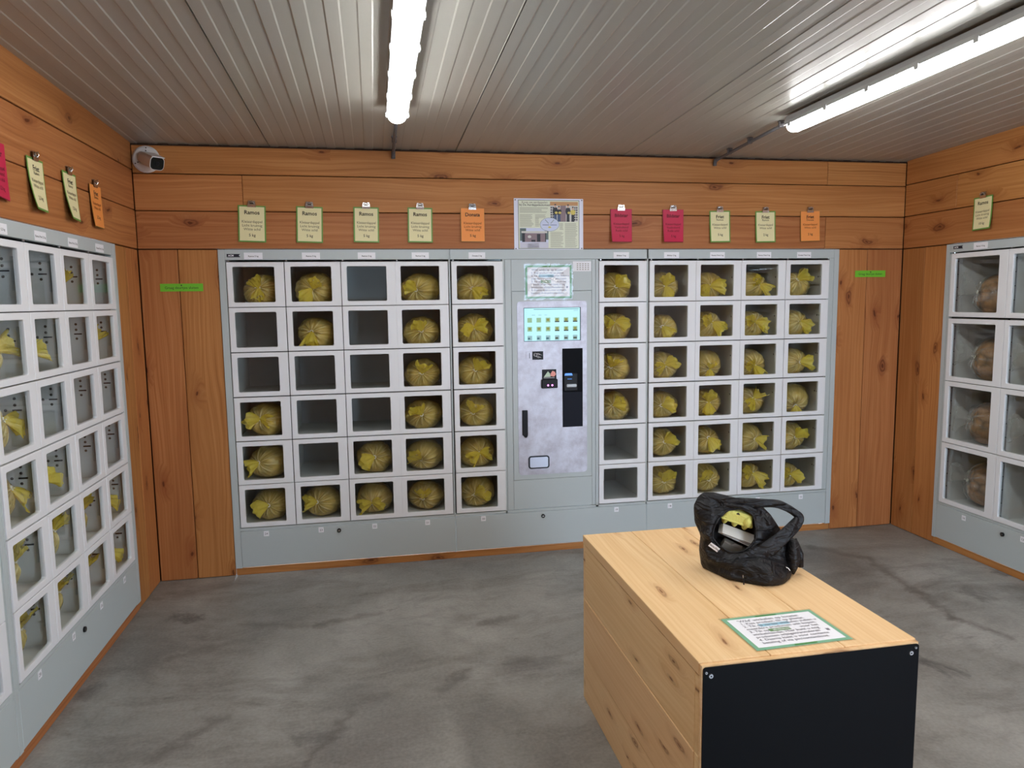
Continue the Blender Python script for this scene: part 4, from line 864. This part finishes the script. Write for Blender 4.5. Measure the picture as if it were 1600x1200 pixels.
# ------------------------------------------------------------------ ceiling lamps and conduits
DIFF = mat('lamp_diffuser', S(240, 240, 240), 0.4, emit=(0.985, 0.985, 0.985, 1), es=LAMP)
def lamp(label, x, y1, length, rz):
    y0 = y1 - length; sl = math.atan(SL)
    r = thing('batten_lamp', label, 'lamp', (x, y1, ceil_z(y1)), rz); r.rotation_euler = (-sl, 0, rz); L = length
    prof = [(-0.0465, -0.050), (-0.0465, -0.057), (-0.051, -0.057), (-0.052, -0.040), (-0.040, -0.012), (0.040, -0.012), (0.052, -0.040), (0.051, -0.057), (0.0465, -0.057), (0.0465, -0.050)]
    ends = [(0.0, 0.8), (-0.012, 0.95), (-0.03, 1.0), (-L + 0.03, 1.0), (-L + 0.012, 0.95), (-L, 0.8)]
    mb = MB(); mb.grid([[(a * s_, y, z) for a, z in prof] for y, s_ in ends], cv=True); n = len(prof)
    mb.f += [tuple(range(n)), tuple(range(5 * n, 6 * n))[::-1]]; mb.m += [0, 0]
    part('housing', mb, LAMPB, r)
    dp = [(0.045 * math.cos(PI + PI * k / 10), -0.055 - 0.040 * math.sin(PI * k / 10) ** 0.8) for k in range(11)]
    e2 = [(0.002, 0.30, 0.2), (-0.004, 0.62, 0.6), (-0.018, 0.9, 0.92), (-0.035, 1, 1), (-L + 0.035, 1, 1), (-L + 0.018, 0.9, 0.92), (-L + 0.004, 0.62, 0.6), (-L - 0.002, 0.30, 0.2)]
    mb = MB(); mb.grid([[(a * sx, y, -0.055 + (z + 0.055) * sz) for a, z in dp] for y, sx, sz in e2], cv=True)
    part('diffuser', mb, DIFF, r, smooth=True)
    CL = MB().box(-0.004, 0.004, -0.012, 0.012, -0.072, -0.050, b=0.001).mesh('lamp_clip', LAMPB)
    for k in range(6):
        yy = -0.06 - (L - 0.12) * k / 5
        for s_ in (-1, 1): link('lamp_clip', CL, r, (s_ * 0.0525, yy, 0))
    BR = MB().box(-0.03, 0.03, -0.02, 0.02, -0.013, 0.001).mesh('mounting_bracket', STEELDARK)
    for yy in (-0.25, -L + 0.25): link('mounting_bracket', BR, r, (0, yy, 0))
    part('cable_gland', MB().tube([(0, -0.002, -0.034), (0, 0.03, -0.030)], 0.011, 10), CONDUIT, r)
    return r
lamp('lit batten lamp hanging left, over the aisle', -0.412, -0.89, 1.56, 0.0)
lamp('lit batten lamp hanging right, over the wooden box', 1.655, -0.965, 1.56, 0.045)
lamp('added fill lamp in the unseen front half of the room, behind the left lamp', -0.412, -2.95, 1.56, 0.0)  # this pair is added out of view to bring front light to the lockers
lamp('added fill lamp in the unseen front half of the room, behind the right lamp', 1.745, -3.02, 1.56, 0.045)
def conduit(label, x, y1, x1, saddles):
    r = thing('cable_conduit', label, 'conduit'); z = lambda y: ceil_z(y) - 0.026
    mb = MB().tube([(x1, y1, z(y1)), (x1 + (x - x1) * 0.5, y1 * 0.5, z(y1 * 0.5)), (x, -0.03, z(0) - 0.001), (x, -0.016, z(0) - 0.008), (x, -0.013, z(0) - 0.030)], 0.0095, 10)
    part('pipe', mb, CONDUIT, r, smooth=True)
    part('elbow', MB().tube([(x, -0.05, z(0) + 0.001), (x, -0.022, z(0) - 0.002), (x, -0.013, z(0) - 0.018), (x, -0.013, z(0) - 0.034)], 0.0125, 10), CONDUIT, r, smooth=True)
    SD = MB().box(-0.016, 0.016, -0.011, 0.011, 0.018, 0.027, b=0.002); SD.box(-0.0135, 0.0135, -0.009, 0.009, -0.010, 0.019, b=0.003); SD = SD.mesh('pipe_saddle', CONDUIT)
    for y in saddles: link('pipe_saddle', SD, r, (x1 + (x - x1) * (1 - y / y1), y, z(y)))
conduit('grey conduit from the left lamp to the back wall', -0.405, -0.84, -0.409, (-0.30, -0.72))
conduit('grey conduit from the right lamp to the back wall', 1.69, -0.915, 1.657, (-0.23, -0.50, -0.86))

# ------------------------------------------------------------------ security camera
SC = thing('security_camera', 'white bullet security camera in the left rear corner below the ceiling', 'camera', (-1.803, 0, 2.508))
mb = MB(); pf = [(0.0, 0.073), (-0.012, 0.076), (-0.022, 0.066), (-0.026, 0.0)]
mb.grid([[(rr * math.cos(2 * PI * k / 28), y, rr * math.sin(2 * PI * k / 28)) for k in range(28)] for y, rr in pf], cv=True)
part('base_plate', mb, CAMW, SC, smooth=False)
sd = MB()
for a in (85, 205, 325):
    for rr in (0.062, 0.046, 0.034): sd.disc(rr * math.cos(math.radians(a)), -0.0285 if rr < 0.06 else -0.0245, -0.018, rr * math.sin(math.radians(a)), 0.0035, n=8)
part('screw', sd, STEELDARK, SC)
part('joint', MB().tube([(0, -0.02, 0), (0.004, -0.045, -0.002), (0.012, -0.06, -0.004)], [0.036, 0.034, 0.030], 16), CAMW, SC, smooth=True)
ax = Vector((0.60, -0.72, -0.34)).normalized(); sx = ax.cross(Vector((0, 0, 1))).normalized(); sy = sx.cross(ax).normalized()
def bul(pts, s0, s1, y0, y1, mats, name, m):
    mb = MB(); P0 = Vector((0.004, -0.05, 0.002)); rings = []
    for d_, sc_ in ((y0, s0), (y1, s1)): rings.append([P0 + ax * d_ + sx * (a * sc_) + sy * (b * sc_) for a, b in pts])
    mb.grid(rings, cv=True); n = len(pts); mb.f += [tuple(range(n)), tuple(range(n, 2 * n))]; mb.m += [0, 0]
    return part(name, mb, m, SC)
rr_ = rrect(-0.039, 0.039, -0.036, 0.037, 0.022, 4)
bul(rr_, 0.80, 1.0, -0.02, 0.15, None, 'camera_body', CAMW)
bul(rr_, 0.92, 0.92, 0.150, 0.152, None, 'lens_window', mat('lens_black', S(10, 14, 14), 0.12))
bul(rrect(-0.036, 0.036, 0.034, 0.039, 0.002, 2), 1, 1, 0.04, 0.158, None, 'sun_shade', CAMW)
bul([(0.012 * math.cos(2 * PI * k / 14), 0.012 * math.sin(2 * PI * k / 14)) for k in range(14)], 1, 0.9, 0.152, 0.1535, None, 'lens', BLACK)

# ------------------------------------------------------------------ wooden box
BX0, BX1, BY0, BY1, BZ = 0.262, 0.922, -2.892, -1.792, 0.708
BXO = thing('wooden_counter', 'pale pine plank box counter with a black front panel', 'counter', (BX0, BY1, 0))
def pb(name, x0, x1, y0, y1, z0, z1, axis, m=PINE, b=0.0015):
    """board with its grain on local x"""
    cx_, cy_, cz_ = (x0 + x1) / 2, (y0 + y1) / 2, (z0 + z1) / 2; sx_, sy_, sz_ = x1 - x0, y1 - y0, z1 - z0
    if axis == 'top': d_ = (sy_, sz_, sx_); rot = Matrix(((0, 0, 1), (1, 0, 0), (0, 1, 0)))
    elif axis == 'side': d_ = (sy_, sx_, sz_); rot = Matrix(((0, -1, 0), (1, 0, 0), (0, 0, 1)))
    else: d_ = (sx_, sy_, sz_); rot = Matrix.Identity(3)
    mb = MB().box(-d_[0] / 2, d_[0] / 2, -d_[1] / 2, d_[1] / 2, -d_[2] / 2, d_[2] / 2, b=b)
    return part(name, mb, m, BXO, loc=(cx_ - BX0, cy_ - BY1, cz_), rot=rot.to_euler())
TT = 0.036
xs = [BX0, 0.472, 0.697, BX1]
for a, b in zip(xs, xs[1:]): pb('plank', a + 0.0009, b - 0.0009, BY0 + 0.001, BY1, BZ - TT, BZ, 'top')
zs = [0.0, 0.206, 0.439, BZ - TT]
for k, (a, b) in enumerate(zip(zs, zs[1:])):
    pb('plank', BX0 + (0.0025 if k != 1 else 0.001), BX0 + 0.03, BY0 + 0.026, BY1 - 0.026, a + 0.0006, b - 0.0006, 'side'); pb('plank', BX1 - 0.03, BX1 - 0.002, BY0 + 0.026, BY1 - 0.026, a + 0.0006, b - 0.0006, 'side')
    pb('plank', BX0 + 0.003, BX1 - 0.003, BY0 + 0.001, BY0 + 0.0255, a + 0.0006, b - 0.0006, 'front'); pb('plank', BX0 + 0.003, BX1 - 0.003, BY1 - 0.0255, BY1, a + 0.0006, b - 0.0006, 'front')
pb('plywood_sheet', BX0 + 0.003, BX1 - 0.002, BY0 - 0.012, BY0 + 0.0005, 0.004, BZ - 0.0035, 'front', b=0.001)
fp = part('front_panel', MB().prism(rrect(0.0065, BX1 - BX0 - 0.0025, 0.003, BZ - 0.008, 0.008, 3), 0, 0.003), BLKPANEL, BXO, loc=(0, BY0 - 0.0155 - BY1, 0))
for x, z, s_ in ((0.028, 0.676, 0.006), (0.632, 0.676, 0.006), (0.0145, 0.686, 0.0035), (0.646, 0.690, 0.0028)):
    mb = MB().disc(0, -0.003, 0, 0, s_, n=14); mb.disc(0, -0.0034, -0.003, 0, s_ * 0.4, n=8, mi=1); part('screw', mb, [CLIPW, BLACK], fp, loc=(x, 0, z))
s3 = thing('instruction_sheet', 'green bordered instruction sheet lying flat on the wooden counter', 'sign', (0.594, -2.7595, BZ + 0.0002), 0.02)
s3.rotation_euler = (-PI / 2, 0, 0.025)
sheet(s3, 0.300, 0.205, INKS)

# ------------------------------------------------------------------ black bag
BM = Vector((0.725, -2.315, BZ)); BA = math.radians(-20.772)
BG = thing('shoulder_bag', 'black nylon shoulder bag standing open on the wooden counter', 'bag', BM, BA)
# local x right along the bag, -y to the front, z up ; tables hold (s, front, up)
SIL = [(-.129, .0, .283), (-.164, .0, .282), (-.182, .0, .266), (-.197, .0, .232), (-.193, .0, .173), (-.172, .005, .127), (-.176, .0, .073), (-.166, -.010, .004), (-.137, .024, .001), (-.089, .086, .001), (-.04, .116, .001), (.0, .130, .001), (.04, .136, .001), (.088, .124, .002), (.128, .062, .006), (.150, .0, .020), (.158, -.02, .060), (.140, -.02, .095), (.120, -.01, .130), (.091, .0, .172), (.066, .0, .210), (.036, .0, .240), (-.019, .0, .257), (-.085, .0, .274)]
OPN = [(-.084, .030, .229), (-.112, .040, .204), (-.131, .048, .170), (-.136, .054, .135), (-.112, .060, .106), (-.076, .066, .088), (-.042, .068, .091), (-.008, .062, .112), (.012, .054, .142), (.011, .046, .182), (.0, .036, .221), (-.036, .030, .237)]
def resamp(loop, cs, cu, n):
    A = [(math.atan2(p[2] - cu, p[0] - cs), p) for p in loop]
    out = []
    pts = [np.array(p) for p in loop]; m_ = len(pts)
    ang = np.unwrap([a for a, _ in A])
    if ang[-1] < ang[0]: ang = -ang; sg = -1
    else: sg = 1
    ext = np.concatenate([ang, [ang[0] + 2 * PI]]); ptx = np.array(pts + [pts[0]])
    for k in range(n):
        a = 2 * PI * k / n * 1.0
        while a < ext[0]: a += 2 * PI
        while a >= ext[-1]: a -= 2 * PI
        if a < ext[0]: a = ext[0]
        out.append([np.interp(a, ext, ptx[:, d_]) for d_ in range(3)])
    return np.array(out)
NB = 72; CS, CU = -0.055, 0.155
Sx = resamp(SIL, CS, CU, NB); Ox = resamp(OPN, CS, CU, NB)
for _ in range(1): Ox = (Ox + 0.5 * (np.roll(Ox, 1, 0) + np.roll(Ox, -1, 0))) / 2
from mathutils import noise as mnoise
def wr(p, amp): return amp * (mnoise.noise(Vector((p[0] * 16, p[1] * 10, p[2] * 22 + 3))) + 0.6 * mnoise.noise(Vector((p[0] * 38 + 5, p[1] * 30, p[2] * 30))))
rings = []
for k in range(15):      # front: opening -> outline
    v = k / 14; P = Ox * (1 - v) + Sx * v
    low = np.clip((0.12 - P[:, 2]) / 0.12, 0, 1)
    P[:, 1] += (0.016 + 0.028 * low) * math.sin(PI * v) ** 0.8
    for p in P: p[1] += wr(p, 0.034) * math.sin(PI * v) ; p[2] = max(p[2], 0.0012)
    rings.append(P)
for k in range(1, 11):   # back hull
    v = k / 10; c_ = np.array([-0.02, 0.0, 0.115]); P = Sx * (1 - v) + c_ * v
    dep = np.clip((0.30 - P[:, 2]) / 0.2, 0.25, 1)
    back = np.where(Sx[:, 1] > 0.02, Sx[:, 1] * (1 - v) , Sx[:, 1])
    P[:, 1] = back - 0.115 * dep * math.sin(PI / 2 * v) ** 0.7
    if k < 3: P[:, 2] = np.where(Sx[:, 2] < 0.03, 0.0012, P[:, 2])
    for p in P: p[1] -= abs(wr(p, 0.010)); p[2] = max(p[2], 0.0012)
    rings.append(P)
toL = lambda p: (p[0], -p[1], p[2])
mb = MB(); mb.grid([[toL(p) for p in r_] for r_ in rings], cv=True)
part('bag_body', mb, FABRIC, BG, smooth=True)
lin = []
for v, sc_, dn, dz in ((0, 1.0, 0.0, 0), (.2, 1.03, -.012, -.002), (.45, 1.06, -.04, -.012), (.7, 1.0, -.065, -.03), (.9, 0.7, -.075, -.035), (1, 0.05, -.078, -.035)):
    P = Ox.copy(); P[:, 0] = CS + (P[:, 0] - CS) * sc_; P[:, 2] = CU + (P[:, 2] - CU) * sc_ + dz; P[:, 1] += dn; lin.append(P)
part('lining', MB().grid([[toL(p) for p in r_] for r_ in lin], cv=True), LINING, BG, smooth=True)
hem = [toL(p + np.array([0, .002, 0])) for p in Ox]; part('opening_hem', MB().tube(hem + [hem[0]], 0.0042, 6, caps=False), FABRIC, BG, smooth=True)
# strap: a broad soft band out to the right and back
ST = [(-.110, .012, .258, .006), (-.070, .022, .258, .016), (-.019, .026, .256, .021), (.040, .020, .255, .020), (.085, .010, .251, .018), (.120, .0, .236, .017), (.150, -.004, .216, .017), (.163, -.002, .203, .019), (.155, .008, .188, .024), (.125, .030, .162, .030), (.085, .050, .130, .033), (.045, .068, .104, .034), (.0, .082, .080, .034), (-.045, .088, .064, .030)]
def catmull(P, n):
    P = [np.array(p, float) for p in P]; out = []
    for i in range(len(P) - 1):
        a, b, c_, d_ = P[max(i - 1, 0)], P[i], P[i + 1], P[min(i + 2, len(P) - 1)]
        for k in range(n):
            t = k / n; out.append(0.5 * ((2 * b) + (-a + c_) * t + (2 * a - 5 * b + 4 * c_ - d_) * t * t + (-a + 3 * b - 3 * c_ + d_) * t ** 3))
    out.append(P[-1]); return out
cs_ = catmull(ST, 5); rg = []
for i, p in enumerate(cs_):
    d_ = cs_[min(i + 1, len(cs_) - 1)] - cs_[max(i - 1, 0)]; tdir = d_[:3] / np.linalg.norm(d_[:3])
    wd = np.cross(tdir, [0, 1, 0]); wd /= np.linalg.norm(wd); nd = np.cross(wd, tdir); hw = p[3] * 0.80
    rg.append([toL(p[:3] + wd * hw * math.cos(a) + nd * (0.006 * math.sin(a) + 0.003 * math.sin(3 * a + i * 0.5))) for a in np.linspace(0, 2 * PI, 14, endpoint=False)])
mb = MB(); mb.grid(rg, cv=True); part('strap', mb, FABRIC, BG, smooth=True)
# side pocket with cord and zips
pk = []
for k in range(9):
    v = k / 8; ring = []
    for j in range(20):
        a = 2 * PI * j / 20; sc_ = math.sin(PI * (0.12 + 0.80 * v)) ** 0.6
        ring.append(toL((0.138 + 0.027 * math.cos(a) * sc_ + 0.006 * v, 0.0 + 0.050 * math.sin(a) * sc_, 0.008 + 0.115 * v + 0.004 * math.cos(3 * a))))
    pk.append(ring)
mb = MB(); mb.grid(pk, cv=True); mb.f += [tuple(range(20)), tuple(range(8 * 20, 9 * 20))]; mb.m += [0, 0]; part('side_pocket', mb, FABRIC, BG, smooth=True)
part('pocket_flap', MB().tube([toL(p) for p in ((.128, .0, .128), (.150, .0, .108), (.168, .0, .070), (.172, .0, .025))], [0.010, 0.014, 0.013, 0.010], 8), FABRIC, BG, smooth=True)
part('zip_pull', MB().tube([toL(p) for p in ((.101, .115, .062), (.108, .118, .060), (.113, .117, .052))], 0.0016, 6), CHROME, BG)
part('zip_pull', MB().tube([toL(p) for p in ((-.040, .134, .034), (-.040, .139, .026))], 0.0018, 6).tube([toL(p) for p in ((-.040, .139, .026), (-.038, .142, .004))], 0.0024, 6, 1), [CHROME, BLACK], BG)
# stitched label: sits on the front surface below the opening
def front_pt(s_, up):
    best = None
    for k in range(15):
        for p in rings[k]:
            d_ = (p[0] - s_) ** 2 + (p[2] - up) ** 2
            if best is None or d_ < best[0]: best = (d_, p)
    return best[1][1]
tagc = (-.130, .105); n_ = front_pt(*tagc) + 0.006
lb = part('sewn_label', MB().box(-0.0185, 0.0185, -0.001, 0.0005, -0.0085, 0.0085), PAPER, BG, loc=(tagc[0], -n_, tagc[1]), rot=(0.25, 0.62, 0))
link('lettering', text_mesh('WOUTHI', 0.0088, INK, 0.03), lb, (0, -0.0014, -0.0032))
# contents
EG = mat('egg_carton_pulp', S(212, 208, 112), 0.8, bump=0.3, bscale=150)
def at_bag(s_, f_, up):
    ca, sa = math.cos(BA), math.sin(BA); x, y = s_, -f_
    return (BM.x + ca * x - sa * y, BM.y + sa * x + ca * y, BM.z + up)
eg = thing('egg_carton', 'yellow green egg carton inside the black bag', 'carton', at_bag(-.045, .004, .203), BA); eg.rotation_euler = (0.35, 0.30, BA)
mb = MB(); ringz = [(-.058, .030, -.030), (.058, .030, -.030)]
def lid(z, a, b): return [(x, y, z) for x, y in rrect(-a, a, -b, b, 0.008, 3)]
mb.grid([lid(-.014, .056, .032), lid(-.010, .057, .033), lid(-.006, .054, .030), lid(.018, .046, .024), lid(.026, .040, .018)], cv=True); mb.f += [tuple(range(64, 80)), tuple(range(0, 16))]; mb.m += [0, 0]
part('lid', mb, EG, eg)
part('bump', MB().grid([[(0.034 + 0.016 * math.sin(u_) * math.cos(a), -0.024 + 0.014 * math.sin(u_) * math.sin(a), 0.000 + 0.022 * math.cos(u_)) for a in np.linspace(0, 2 * PI, 12, endpoint=False)] for u_ in np.linspace(0.05, 2.6, 7)], cv=True), EG, eg, smooth=True)
tr_ = MB()
for k in range(3):
    tr_.grid([[(-0.036 + k * 0.036 + (0.017 - 0.008 * v_) * math.cos(a), (0.026 - 0.010 * v_) * math.sin(a), -0.014 - 0.026 * v_) for a in np.linspace(0, 2 * PI, 12, endpoint=False)] for v_ in (0, .4, .8, 1)], cv=True)
part('tray', tr_, EG, eg, smooth=True)
part('printed_mark', MB().prism([(-0.012, 0.004), (-0.012, 0.014), (-0.006, 0.019), (0.0, 0.014), (0.0, 0.004)], -0.0312, -0.0306, 0), INK, eg, rot=(-0.25, 0, 0), loc=(0.0, 0.004, 0))
pp = thing('folded_papers', 'white folded papers inside the black bag below the egg carton', 'paper', at_bag(-.058, .018, .127), BA); pp.rotation_euler = (0.5, 0.42, BA)
for k in range(3): part('sheet', MB().box(-0.058 + 0.004 * k, 0.060 + 0.003 * k, -0.010, 0.030, -0.001 + 0.007 * k, 0.001 + 0.007 * k), mat('paper_grey', S(198, 196, 190), 0.6), pp, rot=(0.10 * k, 0, 0.06 * k))
gx = thing('grey_carton', 'small grey carton at the bottom of the black bag', 'carton', at_bag(-.055, .014, .088), BA); gx.rotation_euler = (0.2, 0.45, BA)
part('carton_body', MB().box(-0.045, 0.040, -0.014, 0.018, -0.016, 0.012, b=0.002), mat('grey_card', S(112, 106, 96), 0.7), gx)
part('flap', MB().add([(-0.020, -0.016, 0.012), (0.020, -0.016, 0.012), (0.014, -0.022, 0.030), (-0.012, -0.022, 0.026)], [(0, 1, 2, 3)]), mat('grey_card_pale', S(150, 144, 134), 0.7), gx)
